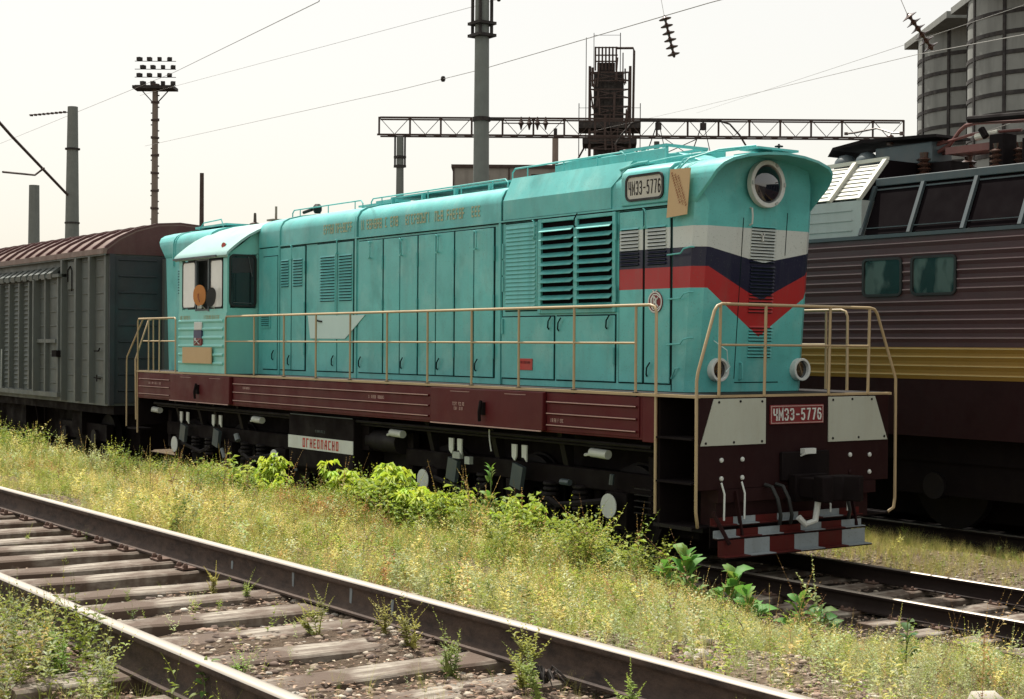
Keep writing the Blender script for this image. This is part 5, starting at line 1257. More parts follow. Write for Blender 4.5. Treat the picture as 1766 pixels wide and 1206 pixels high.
wire([(3, 1.9, 6.0), (-.28, 4.4, 6.58), (-6.42, 9.58, 7.84), (-32.7, 27.9, 11.86), (-85, 64.2, 19.9)], .006, 'wire sloping down across the silos from the right edge')
wire([(-4, 14, 8.75), (-12.78, 21.4, 8.49), (-40, 38, 8.9)], .009, 'lower wire running just above the pantograph')
wire([(4, 3, 6.55), (-1.2, 5.8, 7.35), (-9, 12, 8.65), (-60, 52.5, 17.2)], .005, 'short wire above the hanging insulator at upper right')
def ins_string(p0, p1, n, r, label):
    p0, p1 = Vector(p0), Vector(p1); d = (p1-p0); P = []; R_ = []
    P.append(p0); R_.append(r*.12)
    for k in range(n):
        for (t, q) in ((.12, .18), (.30, .35), (.46, .8), (.52, 1.0), (.60, .95), (.66, .3), (.9, .18)):
            P.append(p0+d*((k+t)/n)); R_.append(r*q)
    P.append(p1); R_.append(r*.1)
    o = MB().tube(P, R_, 12).build('hanging_insulator', 'insul', angle=30)
    return tags(o, label, 'insulator')
ins_string((-7.57, 4.50, 8.10), (-7.46, 4.64, 7.38), 6, .11, 'string of brown insulator discs hanging in open sky above the gantry')
ins_string((2.86, -1.58, 5.53), (2.99, -1.38, 5.20), 6, .075, 'tilted string of dark insulator discs hanging in front of the silos')
MB().tube([(-7.57, 4.50, 8.09), (-7.9, 4.6, 8.9)], .004, 4).build('wire_tail', 'wire', bpy.data.objects['hanging_insulator'])
MB().tube([(2.86, -1.58, 5.52), (2.6, -1.7, 6.2)], .003, 4).build('wire_tail', 'wire', bpy.data.objects['hanging_insulator.001'])

# ------------------------------------------------------------------ stones and litter (one mesh each, numpy)
def ico():
    t = (1+5**.5)/2
    v = np.array([(-1, t, 0), (1, t, 0), (-1, -t, 0), (1, -t, 0), (0, -1, t), (0, 1, t), (0, -1, -t), (0, 1, -t), (t, 0, -1), (t, 0, 1), (-t, 0, -1), (-t, 0, 1)], float)
    f = np.array([(0, 11, 5), (0, 5, 1), (0, 1, 7), (0, 7, 10), (0, 10, 11), (1, 5, 9), (5, 11, 4), (11, 10, 2), (10, 7, 6), (7, 1, 8), (3, 9, 4), (3, 4, 2), (3, 2, 6), (3, 6, 8), (3, 8, 9), (4, 9, 5), (2, 4, 11), (6, 2, 10), (8, 6, 7), (9, 8, 1)])
    return v/np.linalg.norm(v[0]), f
def rotz(a):
    c, s_ = np.cos(a), np.sin(a); z = np.zeros_like(a); o = np.ones_like(a)
    return np.stack([np.stack([c, -s_, z], -1), np.stack([s_, c, z], -1), np.stack([z, z, o], -1)], -2)
def scatter(name, mat, templates, pos, scale, tint, label=None, tilt=0.0, kind='stuff', zs=None, vshade=None):
    """templates: list of (verts, tris, vertex tint factor). every copy gets a turn, a lean, a size and a colour of its own"""
    n = len(pos); which = RNG.integers(0, len(templates), n); VV, FF, TT = [], [], []; base = 0
    for ti, (tv_, tf_, tt_) in enumerate(templates):
        m = np.where(which == ti)[0]
        if not len(m): continue
        k = len(m); Rz = rotz(RNG.uniform(0, 2*np.pi, k))
        if tilt:
            a = RNG.normal(0, tilt, k); b = RNG.normal(0, tilt, k)
            Rt = np.tile(np.eye(3), (k, 1, 1)); Rt[:, 0, 2] = a; Rt[:, 1, 2] = b
            Rz = Rt@Rz
        P = np.einsum('kij,vj->kvi', Rz, tv_)*scale[m][:, None, None]
        if zs is not None: P[:, :, 2] *= zs[m][:, None]
        P += pos[m][:, None, :]
        VV.append(P.reshape(-1, 3)); FF.append((tf_[None]+(np.arange(k)*len(tv_))[:, None, None]+base).reshape(-1, 3)); base += k*len(tv_)
        TT.append((tint[m][:, None, :]*tt_[None]).reshape(-1, 3))
    me = bpy.data.meshes.new(name); np_mesh(me, np.concatenate(VV), np.concatenate(FF), np.clip(np.concatenate(TT), 0, 1)); me.materials.append(M[mat])
    o = bpy.data.objects.new(name, me); COL.objects.link(o); o['kind'] = kind
    if label: o['label'] = label
    return o
iv, if_ = ico()
ST = []
for k in range(6):
    v = iv*RNG.uniform(.7, 1.15, (12, 1))*np.array([1, RNG.uniform(.6, .9), RNG.uniform(.35, .6)]); ST.append((v, if_, np.ones((12, 3))))
def area(n, x0, x1, y0, y1):
    return RNG.uniform(x0, x1, n), RNG.uniform(y0, y1, n)
def fbm(x, y, s=1.0, seed=0):
    r = 0
    for i, f in enumerate((.7, 1.7, 3.9, 8.3)):
        r = r+np.sin(x*f*s+seed*3.1+1.3*i+1.7*np.sin(y*f*s*.8+seed))*np.sin(y*f*s*1.1+seed*1.7+i+1.3*np.sin(x*f*s*.7+2*seed))/(i+1.3)
    return r/1.3
pal = np.array([(.30, .24, .18), (.16, .11, .085), (.22, .16, .12), (.40, .35, .28), (.10, .07, .055), (.28, .19, .14), (.50, .46, .40)])
def stones(name, n, x0, x1, y0, y1, s0, s1, label, keep=None, dz=0.0, bright=1.0):
    x, y = area(n, x0, x1, y0, y1)
    if keep is not None: m = keep(x, y); x, y = x[m], y[m]
    s_ = s0+(s1-s0)*RNG.random(len(x))**2.5
    z = gz(x, y)+s_*.12+dz
    c = pal[RNG.choice(len(pal), len(x), p=[.22, .2, .2, .1, .14, .1, .04])]*RNG.uniform(.7, 1.2, (len(x), 1))*bright
    return scatter(name, 'stone', ST, np.stack([x, y, z], 1), s_, c, label)
stones('gravel_bank', 26000, -6, 9.5, -8.25, -4.6, .008, .034, 'brown and grey gravel between the near track and the weeds', lambda x, y: (x > 1.5+2.6*fbm(x, y, .8, 2)-(y+8.2)*.2) | (y < -8.0))
stones('track_gravel', 38000, -8, 8.8, -10.9, -7.7, .007, .040, 'dark gravel, chips and rust crumbs between the near rails', dz=-.004, bright=.85)
stones('shoulder_gravel', 16000, -3, 9, -1.9, 3.0, .012, .040, 'brown gravel beside the middle track rails', lambda x, y: ((y > .95) & (y < 2.2)) | (y < -.9) | (RNG.random(len(x)) < .35))
stones('foreground_gravel', 5000, 2, 8.2, -13.0, -10.1, .008, .03, 'gravel beside the near rail at lower left', bright=.8)
# curled leaf litter and bark chips between the sleepers
lv = np.array([(-1, 0, 0), (0, -.45, .25), (1, 0, .05), (0, .45, .2)], float); lf = np.array([(0, 1, 2), (0, 2, 3)])
x, y = area(26000, -7, 9, -10.4, -7.0); m = fbm(x, y, 1.6, 5) > -.25; x, y = x[m], y[m]
ct = np.array([(.17, .10, .06), (.11, .07, .045), (.26, .17, .11), (.34, .25, .18), (.42, .36, .27)])[RNG.choice(5, len(x), p=[.3, .3, .2, .14, .06])]
scatter('leaf_litter', 'stone', [(lv, lf, np.ones((4, 3)))], np.stack([x, y, gz(x, y)+.012+RNG.random(len(x))*.02+np.where(np.abs(y-FY) < 1.36, .004, 0)], 1), .008+.016*RNG.random(len(x))**2, ct, 'dry leaf and bark litter lying between the near rails', tilt=.5)

# ------------------------------------------------------------------ weeds
def ribbon(pts, w0, w1, facing=(0, 1, 0)):
    pts = np.array(pts, float); n = len(pts); d = np.gradient(pts, axis=0); s_ = np.cross(d, np.array(facing)); nn = np.linalg.norm(s_, axis=1, keepdims=True); s_ = s_/np.maximum(nn, 1e-6)
    w_ = np.linspace(w0, w1, n)[:, None]/2
    v = np.concatenate([pts-s_*w_, pts+s_*w_]); f = []
    for i in range(n-1): f += [(i, i+1, n+i+1), (i, n+i+1, n+i)]
    return v, np.array(f)
class T:
    def __init__(s): s.v = []; s.f = []; s.t = []; s.n = 0
    def add(s, v, f, tint=(1, 1, 1)):
        s.v.append(np.asarray(v, float)); s.f.append(np.asarray(f)+s.n); s.t.append(np.tile(np.array(tint, float), (len(v), 1))); s.n += len(v)
    def get(s): return np.concatenate(s.v), np.concatenate(s.f), np.concatenate(s.t)
def leafquad(p, d, L_, w_, droop=.3, up=(0, 0, 1)):
    """a folded leaf: 2 halves, tip drooping"""
    p = np.array(p, float); d = np.array(d, float); d /= np.linalg.norm(d); s_ = np.cross(d, up); ns = np.linalg.norm(s_)
    s_ = s_/ns if ns > 1e-3 else np.array([1, 0, 0.]); u_ = np.cross(s_, d)
    m = p+d*L_*.45+u_*L_*.05; t = p+d*L_-np.array([0, 0, 1])*L_*droop
    return np.array([p, m+s_*w_/2+u_*w_*.15, t, m-s_*w_/2+u_*w_*.15]), np.array([(0, 1, 2), (0, 2, 3)])
def tuft(nb, h, seed):
    r = np.random.default_rng(seed); t = T()
    for k in range(nb):
        a = r.uniform(0, 6.28); l = r.uniform(.1, .75); hh = h*r.uniform(.5, 1); b = r.uniform(0, .03)
        p = [(b*np.cos(a), b*np.sin(a), 0), (b*np.cos(a)+l*hh*.25*np.cos(a), b*np.sin(a)+l*hh*.25*np.sin(a), hh*.55), (l*hh*.75*np.cos(a), l*hh*.75*np.sin(a), hh*(1-.3*l))]
        q = r.uniform(.8, 1.15); t.add(*ribbon(p, .005, .001, (np.sin(a+1), np.cos(a), .1)), (q, q, q*.9))
    return t.get()
def lacy(h, seed, nl=46, lw=.010, ll=.035, seedy=.3, branches=3, tip=(1.15, 1.0, .75)):
    r = np.random.default_rng(seed); t = T()
    stems = [((0, 0, 0), (r.normal(0, .08), r.normal(0, .08), 1), h)]
    for k in range(branches):
        z = r.uniform(.15, .6)*h; a = r.uniform(0, 6.28); stems.append(((stems[0][1][0]*z, stems[0][1][1]*z, z), (np.cos(a)*.75, np.sin(a)*.75, 1), h*r.uniform(.3, .6)))
    tot = sum(q[2] for q in stems)
    for (p0, d, L_) in stems:
        p0 = np.array(p0, float); d = np.array(d, float); d /= np.linalg.norm(d)
        pe = p0+d*L_; pm = (p0+pe)/2+np.array([r.normal(0, .01), r.normal(0, .01), 0])
        t.add(*ribbon([p0, pm, pe], .006, .002, (r.normal(), r.normal(), .1)), (.85, .8, .7))
        for k in range(int(nl*L_/tot)):
            q = (k+r.random())/(nl*L_/tot); a = k*2.4+r.uniform(-.3, .3); p = p0*(1-q)+pe*q
            top_ = q > 1-seedy; e = (.9 if not top_ else 1.6)
            dv = (np.cos(a), np.sin(a), r.uniform(.3, .9)*e)
            s_ = ll*(1.25-q*.75)*r.uniform(.7, 1.3)*(.5 if top_ else 1)
            t.add(*leafquad(p, dv, s_, lw*(1.6-q)*(1.1 if top_ else 1)*r.uniform(.8, 1.3), .2), tuple(np.array(tip if top_ else (1, 1, 1))*r.uniform(.75, 1.2)))
    return t.get()
def herb(h, seed, nl=12, L_=.06, W_=.03):
    r = np.random.default_rng(seed); t = T()
    t.add(*ribbon([(0, 0, 0), (.01, .01, h)], .006, .003), (.8, .8, .6))
    for k in range(nl):
        q = (k+1)/nl; a = k*2.4; t.add(*leafquad((.01*q, .01*q, h*q*.95), (np.cos(a), np.sin(a), r.uniform(.1, .6)), L_*(1.2-.6*q)*r.uniform(.8, 1.2), W_*(1.2-.6*q), .3), (r.uniform(.8, 1.2),)*3)
    return t.get()
TUFTS = [tuft(11, 1.0, k) for k in range(6)]
LACY = [lacy(1.0, 20+k, 44, .035, .12) for k in range(6)]
FINE = [lacy(1.0, 40+k, 34, .028, .085, .5, 4, (1.3, 1.05, .8)) for k in range(5)]
HERB = [herb(1.0, 60+k, 11, .30, .13) for k in range(4)]
GREEN = np.array([(.17, .25, .05), (.24, .32, .06), (.13, .19, .05), (.30, .36, .09)])
STRAW = np.array([(.58, .54, .24), (.50, .50, .20), (.64, .58, .31), (.46, .39, .20), (.40, .45, .16)])
RUST_ = np.array([(.44, .25, .13), (.36, .18, .09), (.50, .33, .17)])
SAGE = np.array([(.38, .45, .28), (.45, .49, .33), (.34, .42, .22)])
def place(name, temps, n, x0, x1, y0, y1, h0, h1, colf, keepf, label, tilt=.15, sink=0.01):
    x, y = area(n, x0, x1, y0, y1); m = keepf(x, y); x, y = x[m], y[m]
    h = RNG.uniform(h0, h1, len(x))*(1+.6*fbm(x, y, 1.1, 9)+.25*fbm(x, y, 3.5, 19))*(1+.45*sm(-4.5, -2.6, y)*(y < 0)*(1-sm(-.3, .8, x)))*(1-.45*sm(.2, 1.4, x)*sm(-4.2, -2.8, y)*(y < 0))
    c = colf(x, y)*RNG.uniform(.75, 1.2, (len(x), 1))
    return scatter(name, 'leaf', temps, np.stack([x, y, gz(x, y)-sink], 1), np.clip(h, .03, 1), c, label, tilt)
def pick(P, n): return P[RNG.integers(0, len(P), n)]
def colmix(x, y):
    n = len(x); c = pick(STRAW, n).copy()
    f = fbm(x, y, .55, 1)+RNG.normal(0, .35, n)
    g_ = f > .35; c[g_] = pick(GREEN, n)[g_]
    f2 = fbm(x, y, .8, 4)+RNG.normal(0, .3, n)+.25*((x > -2.5) & (x < .5) & (y < -6)); r_ = f2 > .62; c[r_] = pick(RUST_, n)[r_]
    s_ = (x > 3.0) & (RNG.random(n) < .5); c[s_] = pick(SAGE, n)[s_]
    return c
def bankkeep(x, y):
    # sparse toward the near rail and over the gravel at the lower right
    edge = sm(-8.15, -7.3, y)
    grav = 1-.85*sm(2.6, 5.2, x-.6*(y+7))*(1-sm(-5.0, -3.6, y))
    holes = np.clip(.75+1.1*fbm(x, y, 1.3, 6)+.5*fbm(x, y, 3.1, 16), .06, 1)
    return (RNG.random(len(x)) < np.clip(edge*1.2, .05, 1)*grav*holes) & ((x < .2) | (y < -2.25-.15*np.sin(x*5)))
def sm(a, b, v): t = np.clip((v-a)/(b-a), 0, 1); return t*t*(3-2*t)
XB0 = -26
place('dry_grass_bank', TUFTS, 38000, -14, 9, -8.2, -1.65, .12, .30, colmix, bankkeep, 'yellow green grass on the bank between the two tracks')
place('dry_grass_bank_far', TUFTS, 9000, -34, -14, -8.2, -1.9, .14, .30, colmix, bankkeep, 'yellow green grass on the bank toward the grey van')
place('fine_weeds_bank', FINE, 14000, -12, 8.5, -8.0, -1.75, .13, .32, colmix, bankkeep, 'feathery straw coloured weeds on the bank')
place('leafy_weeds_bank', LACY, 5200, -16, 8.5, -7.9, -1.8, .16, .36, lambda x, y: pick(np.concatenate([GREEN, STRAW[:2], SAGE]), len(x)), bankkeep, 'leafy green weeds on the bank')
place('leafy_weeds_far', LACY, 2500, -34, -16, -7.9, -2.0, .2, .42, lambda x, y: pick(np.concatenate([GREEN, STRAW[:2]]), len(x)), bankkeep, 'leafy green weeds beside the grey van')
place('low_herbs_bank', HERB, 5000, -10, 8.6, -8.15, -2.0, .06, .15, lambda x, y: pick(GREEN, len(x))*1.15, bankkeep, 'low broad leaved herbs among the grass')
place('green_clumps', LACY, 5200, -15, 8, -4.8, -1.7, .22, .46, lambda x, y: pick(GREEN, len(x)), lambda x, y: (fbm(x, y, 1.0, 23)+.55*sm(-4.8, -2.4, y)-.15 > .35) & (RNG.random(len(x)) < 1-sm(-1.0, .8, x)), 'ragged dark green leafy weeds along the edge of the middle track')
place('edge_herbs', HERB, 3200, -10, 7, -2.9, -1.7, .18, .42, lambda x, y: pick(GREEN, len(x))*1.1, lambda x, y: (fbm(x, y, 1.4, 27) > -.05) & (RNG.random(len(x)) < 1-.97*sm(-.8, .8, x)), 'broad leaved green herbs at the foot of the middle track ballast')
place('seed_stalks', [lacy(1.0, 90+k, 40, .02, .05, .7, 1, (1.1, .8, .6)) for k in range(5)], 900, -14, 8.5, -7.6, -2.0, .32, .62, lambda x, y: pick(np.array([(.20, .13, .07), (.34, .27, .14), (.14, .10, .06), (.42, .38, .2)]), len(x)), lambda x, y: RNG.random(len(x)) < np.clip(.6+fbm(x, y, .9, 31), .05, 1), 'thin brown seed stalks rising above the grass', .22)
place('sage_weeds', FINE, 2600, 2.2, 8.5, -5.3, -2.1, .10, .24, lambda x, y: pick(SAGE, len(x)), lambda x, y: RNG.random(len(x)) < np.clip(.9+.6*fbm(x, y, 1.2, 8), .1, 1), 'pale grey green weeds near the middle track')
place('strip_weeds', FINE+LACY[:2], 900, -6, 6, 1.7, 3.5, .14, .32, lambda x, y: pick(np.concatenate([GREEN, STRAW]), len(x)), lambda x, y: fbm(x, y, 1.2, 44) > -.3, 'scattered weeds in the grass strip beside the far track')
place('grass_strip', TUFTS, 13000, -8, 6, 1.2, 3.5, .14, .30, lambda x, y: pick(np.array([(.48, .47, .20), (.60, .56, .30), (.26, .34, .11), (.36, .28, .15)]), len(x)), lambda x, y: RNG.random(len(x)) < (.12+.88*sm(1.5, 2.2, y+.3*fbm(x, y, 1.5, 3))), 'grass strip between the middle and the far track')
place('track_grass', TUFTS, 1500, -7, 9, -10.3, -8.1, .05, .13, lambda x, y: pick(np.concatenate([GREEN, STRAW[:2]]), len(x)), lambda x, y: (fbm(x, y, 1.3, 12) > .35) & (RNG.random(len(x)) < .8), 'small grass tufts between the near rails')
place('track_weeds', FINE+LACY[:3], 260, -4, 9, -10.1, -8.45, .06, .17, lambda x, y: pick(np.concatenate([GREEN, SAGE]), len(x)), lambda x, y: (fbm(x, y, 1.9, 22) > .0) | (np.abs(y+8.5) < .12), 'small weeds sprouting among the sleepers of the near track')
place('foreground_weeds', FINE+LACY[:2], 1000, 2.6, 6.6, -12.2, -10.12, .12, .34, lambda x, y: pick(np.concatenate([GREEN, SAGE, STRAW[3:]]), len(x))*.72, lambda x, y: (RNG.random(len(x)) < 1-.85*sm(5.2, 6.1, x)), 'leafy weeds along the near rail at lower left')
place('foreground_grass', TUFTS, 2400, 1.0, 7.2, -12.6, -10.08, .08, .22, lambda x, y: pick(np.concatenate([GREEN, STRAW]), len(x)), lambda x, y: fbm(x, y, 1.2, 15) > -.2, 'grass beside the near rail at lower left')

# single plants that stand out
def plant(name, temp, x, y, h, c, label, group=None, z=None, cat='weed', tint2=None):
    v, f, t = temp; me = bpy.data.meshes.new(name)
    np_mesh(me, v*h, f, np.clip(t*np.array(c)[None], 0, 1)); me.materials.append(M['leaf'])
    o = bpy.data.objects.new(name, me); COL.objects.link(o)
    o.location = (x, y, float(gz(x, y))-.01 if z is None else z); o.rotation_euler = (0, 0, random.uniform(0, 6.28)); return tags(o, label, cat, group)
def clump(seed, n=5, lv=330, spread=.28, thin=False):
    r = np.random.default_rng(seed); t = T()
    for k in range(n):
        hh = r.uniform(.45, 1.0) if k else 1.0; v, f, c = lacy(hh, seed*13+k, lv//n, r.uniform(.020, .032), r.uniform(.06, .11), r.uniform(.25, .6), r.integers(2, 6), (1.25, 1.15, .8))
        a = r.uniform(0, 6.28); l = r.uniform(.05, .45); v = v.copy(); v[:, 0] += v[:, 2]**1.4*l*np.cos(a)+r.normal(0, spread*.25); v[:, 1] += v[:, 2]**1.4*l*np.sin(a)+r.normal(0, spread*.25)
        q = r.uniform(.75, 1.2); t.v.append(v); t.f.append(f+t.n); t.t.append(c*np.array([q, q, q])); t.n += len(v)
    return t.get()
def bushy(seed, nb=5, nl=150, spread=.35):
    r = np.random.default_rng(seed); t = T()
    for b in range(nb):
        a = r.uniform(0, 6.28); l = spread*r.uniform(.2, 1); hh = r.uniform(.6, 1.0) if b else 1.0
        P = [np.array((0, 0, 0.)), np.array((l*.4*np.cos(a), l*.4*np.sin(a), hh*.5)), np.array((l*np.cos(a), l*np.sin(a), hh))]
        t.add(*ribbon(P, .012, .004, (r.normal(), r.normal(), .1)), (.5, .45, .4))
        for k in range(nl//nb):
            q = r.uniform(.12, 1.0)**.8; p = P[1]*(1-abs(2*q-1))+ (P[0] if q < .5 else P[2])*abs(2*q-1)
            a2 = r.uniform(0, 6.28); pet = r.uniform(.02, .12); p2 = p+np.array((np.cos(a2), np.sin(a2), r.uniform(.1, .7)))*pet
            # compound leaf of three leaflets hanging outward
            lum = r.uniform(.8, 1.25); yl = r.uniform(.9, 1.25) if q > .6 else r.uniform(.7, 1)
            for da in (-.7, 0, .7):
                t.add(*leafquad(p2, (np.cos(a2+da), np.sin(a2+da), r.uniform(-.35, .25)), r.uniform(.10, .165), r.uniform(.045, .075), .5), (lum*yl, lum, lum*.7))
    return t.get()
YG = (.36, .50, .105)
SAP = 'saplings along the middle track'
def on_bank(x): return -2.35
saps = [(-8.75, -2.35, .78, 5, 'yellow green sapling standing alone left of the fuel tank'),
 (-8.1, -2.5, .50, 5, 'low sapling leaning from the lone one toward the fuel tank'),
 (-6.2, -2.35, .82, 6, 'yellow green sapling reaching up under the right end of the fuel tank'),
 (-4.85, -2.4, .90, 10, 'tallest and densest yellow green sapling below the sill box'),
 (-5.45, -2.5, .62, 8, 'bushy clump joining the two tallest saplings'),
 (-4.2, -2.45, .66, 8, 'broad sapling just right of the tallest one'),
 (-3.5, -2.45, .56, 7, 'drooping sapling midway between the tallest one and the pointed leaved plant'),
 (-3.1, -2.6, .46, 6, 'low sapling at the foot of the pointed leaved plant'),
 (-2.0, -2.45, .62, 8, 'rounded green sapling right of the tall pointed leaved plant'),
 (-1.35, -2.6, .42, 6, 'low sapling left of the white axle cap')]
for k, (x, y, h, nb, lb) in enumerate(saps):
    plant('sapling', bushy(100+k, nb+1, 40*nb, .50), x, y, h, YG, lb, SAP, cat='sapling')
# broad leaved plants whose leaves can be told apart
def bigleaf_mesh(L_, W_, c, seed, wavy=.0):
    r = np.random.default_rng(seed); n = 6; v = []; f = []
    for i in range(n+1):
        q = i/n; w_ = W_*math.sin(math.pi*min(1, q*.92+.06))**.8*(1+wavy*(-1)**i); zc = .18*L_*math.sin(q*2.2)-.22*L_*q*q
        v += [(q*L_, -w_/2, zc+w_*.16), (q*L_, 0, zc), (q*L_, w_/2, zc+w_*.16)]
    for i in range(n):
        for j in (0, 1): a = 3*i+j; f += [(a, a+1, a+4), (a, a+4, a+3)]
    me = bpy.data.meshes.new('leaf'); t = np.tile(np.array(c), (len(v), 1))*r.uniform(.9, 1.1, (len(v), 1)); np_mesh(me, np.array(v), np.array(f), t); me.materials.append(M['leaf']); me.shade_smooth(); return me
def bigleaf_plant(x, y, h, n, L_, W_, c, label, seed, upright=.5, wavy=0.0, group=None):
    z0 = float(gz(x, y)); e = empty('broad_leaved_plant', (x, y, z0), label, 'plant', group); r = random.Random(seed)
    ms = [bigleaf_mesh(L_*q, W_*q, [min(1, a*b) for a, b in zip(c, (b1_, 1, 1))], seed+i, wavy) for i, (q, b1_) in enumerate(((1, 1), (.8, 1.25), (1.15, .75)))]
    st = T(); tipx, tipy = r.uniform(-.08, .08), r.uniform(-.08, .08)
    vv, ff = ribbon([(x, y, z0), (x+tipx*.5, y+tipy*.5, z0+h*.5), (x+tipx, y+tipy, z0+h*.9)], .014, .006); 
    MB().tube([(x, y, z0), (x+tipx*.5, y+tipy*.5, z0+h*.5), (x+tipx, y+tipy, z0+h*.9)], [.007, .006, .003], 5).build('stem', 'leafstem', e)
    for k in range(n):
        q = (k+.7)/n; a = k*2.4+r.uniform(-1.0, 1.0)
        rad = L_*r.uniform(.15, .9)*(1.1-q); hq = h*.9*min(1, q*r.uniform(.6, 1.1)+.08)
        px_, py_ = x+tipx*q+rad*math.cos(a), y+tipy*q+rad*math.sin(a)
        if k % 2 == 0: MB().tube([(x+tipx*q, y+tipy*q, z0+hq*.75), (px_, py_, z0+hq)], .003, 4).build('leaf_stalk', 'leafstem', e)
        put('leaf', ms[k % 3], e, (px_, py_, z0+hq), (r.uniform(-.6, .6), -upright*(.3+q)+r.uniform(-.5, .4), a), (r.uniform(.6, 1.2),)*3)
M['leafstem'] = paint('plant_stem', (.12, .16, .05), .6, .1, 0)
DG = (.08, .17, .045); BG = (.15, .27, .065)
BLP = [
 (-2.5, -2.5, .92, 22, .17, .065, (.17, .28, .06), 'tall upright plant with narrow pointed leaves before the second wheel', 1, .7, 0),
 (-2.2, -2.65, .36, 16, .15, .06, DG, 'lower green plant leaning right of the tall pointed leaved one', 2, .5, 0),
 (-.95, -2.6, .34, 9, .17, .085, BG, 'lobed bright green plant below the white axle cap', 3, .8, .16),
 (-.45, -2.5, .38, 10, .18, .075, DG, 'plant with long upright leaves right of the white axle cap', 4, 1.0, 0),
 (-.05, -2.7, .22, 9, .14, .08, DG, 'low dark leaved plant under the corner steps', 5, .3, 0),
 (.55, -2.45, .30, 10, .17, .10, BG, 'bright green plant below the left end of the striped step boards', 13, .5, .1),
 (1.0, -2.55, .42, 12, .20, .12, BG, 'tallest broad leaved plant in front of the striped step boards', 14, .7, .1),
 (1.35, -2.35, .36, 14, .21, .12, BG, 'bushy broad leaved plant under the middle of the step boards', 6, .6, .1),
 (1.85, -2.5, .30, 11, .20, .12, BG, 'broad leaved plant just right of the step boards', 7, .5, .1),
 (2.9, -2.7, .26, 8, .18, .11, DG, 'low dark plant at the foot of the tallest pale weed', 15, .5, .1),
 (2.45, -2.5, .30, 9, .18, .11, BG, 'light green plant at the edge of the shadow before the middle rail', 8, .8, 0),
 (4.35, -2.35, .12, 10, .14, .10, BG, 'flat patch of round green leaves beside the middle rail', 9, .0, .05),
 (4.6, -2.6, .10, 8, .13, .10, BG, 'second flat patch of round leaves nearer the weeds', 10, .0, .05),
 (6.35, -9.98, .20, 12, .09, .035, (.13, .21, .05), 'bushy green seedling growing against the near rail at the lower left', 11, .4, 0),
 (5.2, -4.3, .40, 7, .12, .08, (.07, .14, .05), 'weed with two large dark leaves near the pale sage clump', 12, .1, 0)]
for (x, y, h, n, L_, W_, c, lb, sd_, up, wv) in BLP:
    big = .3 < x < 3; bigleaf_plant(x, y, h*(1.15 if big else 1.1), int(n*(2.6 if big else 2.1)), L_*(.85 if big else .68), W_*(.9 if big else .72), c, lb, sd_, up, wv)
SG = (.26, .33, .11)
tall = [(5.15, -8.82, .34, SG, 'feathery weed growing against the inside of the far rail, left of a pair', 1),
 (5.45, -8.60, .24, SG, 'thin single stemmed weed right of the feathery one by the rail', 2),
 (5.72, -8.62, .30, SG, 'two stemmed weed before the far rail near the picture centre', 3),
 (6.30, -8.72, .38, SG, 'biggest bushy weed between the near rails', 4),
 (6.75, -8.62, .34, SG, 'slender weed leaning on the far rail right of the bushy one', 5),
 (7.0, -8.72, .34, SG, 'fir shaped weed beside a heap of dead roots', 6),
 (7.45, -8.62, .26, SG, 'small weed against the rail near the lower edge', 7),
 (3.55, -8.68, .26, SG, 'dark weed in front of painted white rail marks, left one', 8),
 (3.95, -8.66, .24, SG, 'dark weed in front of painted white rail marks, right one', 9),
 (1.35, -8.75, .22, SG, 'small weed at the upper left between the rails', 10),
 (.5, -8.85, .22, SG, 'weed clump at the far left between the rails', 11),
 (5.9, -9.62, .20, SG, 'low sprawling weed between sleepers near the lower edge', 12),
 (5.35, -10.22, .34, SG, 'three stemmed weed outside the near rail at the lower left', 13),
 (5.75, -10.18, .32, SG, 'upright weed outside the near rail, right of the three stemmed one', 14),
 (4.7, -10.35, .40, SG, 'large weed clump outside the near rail at the lower left edge', 15),
 (4.2, -10.3, .34, SG, 'weed rising over the near rail at the left edge', 16),
 (3.85, -3.7, .78, (.30, .33, .16), 'tallest pale weed with a seed spike before the middle track', 17),
 (4.25, -3.3, .50, (.27, .31, .15), 'branching pale weed right of the tallest seed spike', 18),
 (1.0, -3.3, .42, (.30, .33, .16), 'pale weed with a pointed top near the step boards', 19),
 (5.6, -3.0, .46, (.27, .31, .13), 'pale weed at the right edge before the middle rail', 20),
 (-.2, -6.2, .42, (.13, .15, .06), 'dark thin weed spike in the middle of the bank', 21),
 (.9, -5.2, .40, (.14, .15, .06), 'dark weed spike right of the middle of the bank', 22),
 (4.15, -6.9, .34, (.06, .06, .03), 'nearly black dead stalk on the gravel near the rail', 23),
 (-1.9, -2.45, .85, (.32, .26, .13), 'single dry stalk rising in front of the dark underframe', 24),
 (-11.5, -3.2, .55, (.25, .27, .10), 'dry weed stalk before the rear bogie', 25),
 (-13.3, -3.3, .60, (.25, .27, .10), 'dry weed stalk below the cab', 26),
 (-15.6, -3.3, .55, (.22, .26, .09), 'weed stalk beside the rear stair handrail', 27)]
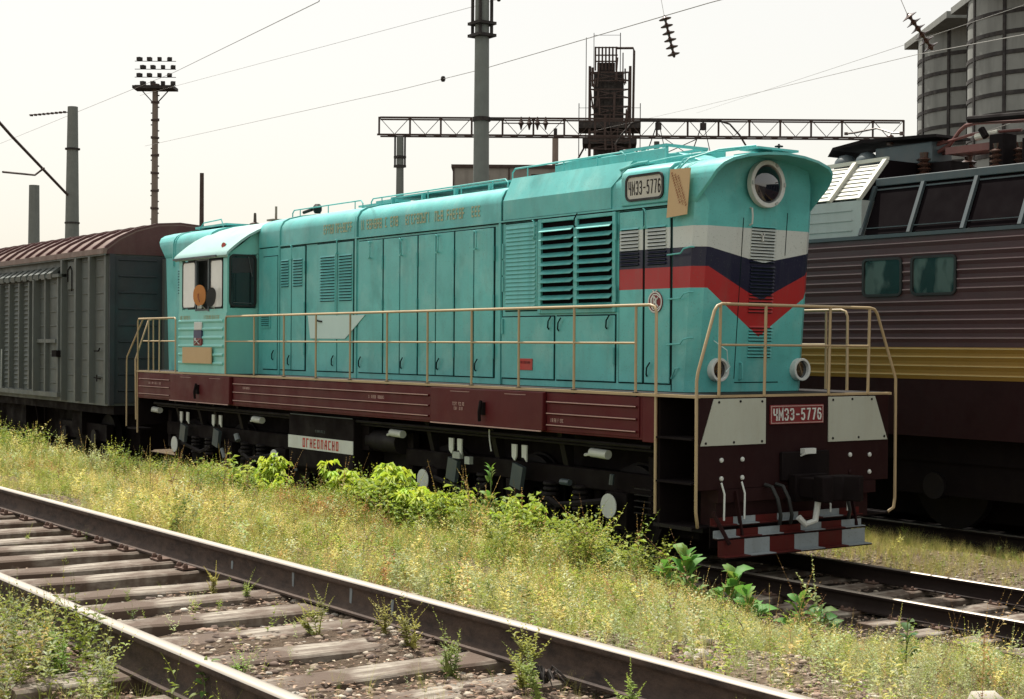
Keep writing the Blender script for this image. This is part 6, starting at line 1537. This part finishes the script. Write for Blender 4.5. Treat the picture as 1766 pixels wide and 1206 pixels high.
for (x, y, h, c, lb, sd_) in tall:
    thin = 'stalk' in lb or 'spike' in lb
    tp = lacy(1.0, 200+sd_, 70 if thin else 420, .03 if thin else .028, .08 if thin else .095, .45, 1 if thin else 11, (1.2, 1.1, .85))
    if not thin: tp = clump(300+sd_, random.choice((2, 3, 4, 6)), random.choice((260, 340, 460)), .3)
    plant('tall_weed', tp, x, y, h*random.uniform(.85, 1.15), tuple(q*random.uniform(.85, 1.15) for q in c), lb)
# stones and roots you can pick out
for (x, y, s_, fl, lb) in [(5.62, -6.6, .085, .6, 'pale flat stone on the gravel below the weeds'), (6.35, -4.9, .14, .8, 'large grey stone with a dark hollow at the lower right'), (6.55, -4.55, .07, .8, 'smaller grey stone right of the large hollow one'),
                       (5.0, -6.0, .07, .5, 'flat whitish stone right of the middle of the gravel'), (5.85, -5.6, .07, .45, 'flat pale stone left of the large grey one'), (7.25, -8.75, .035, .8, 'small square whitish stone at the foot of the rail')]:
    v = iv*RNG.uniform(.75, 1.15, (12, 1))*np.array([1.2, .9, fl])*s_; me = bpy.data.meshes.new('stone'); np_mesh(me, v, if_, np.tile(np.array((.36, .33, .29)), (12, 1))); me.materials.append(M['stone'])
    o = bpy.data.objects.new('stone', me); COL.objects.link(o); o.location = (x, y, float(gz(x, y))+s_*fl*.35); tags(o, lb, 'stone', 'loose stones on the bank')
b = MB(); rr = random.Random(8)
for k in range(16):
    a = rr.uniform(0, 6.28); l = rr.uniform(.06, .16); p0 = Vector((6.86, -8.62, 1.0)); d_ = Vector((math.cos(a)*l, math.sin(a)*l*.8, rr.uniform(-.01, .05)))
    b.tube([p0+d_*.1, p0+d_*.5+Vector((0, 0, .05)), p0+d_], [.006, .005, .002], 5)
tags(b.build('root_tangle', 'rustd'), 'tangle of dark dead roots at the foot of the far rail', 'roots', kind=None)
# white paint marks on the web of the far rail
for k, (x, h) in enumerate(((3.2, .05), (4.05, .10), (4.75, .09), (5.2, .10))):
    q0 = random.uniform(.6, 1.3)
    MB().prism([(x-.016*q0, FZ-.13), (x+.008, FZ-.135), (x+.014, FZ-.13+h*.5), (x+.022*q0, FZ-.13+h*.8), (x+.004, FZ-.128+h), (x-.010, FZ-.13+h*.9), (x-.012, FZ-.13+h*.4)], 1, FY+.79-.0125, FY+.79-.0095).build('paint_mark', 'whited', bpy.data.objects['railway_track'])
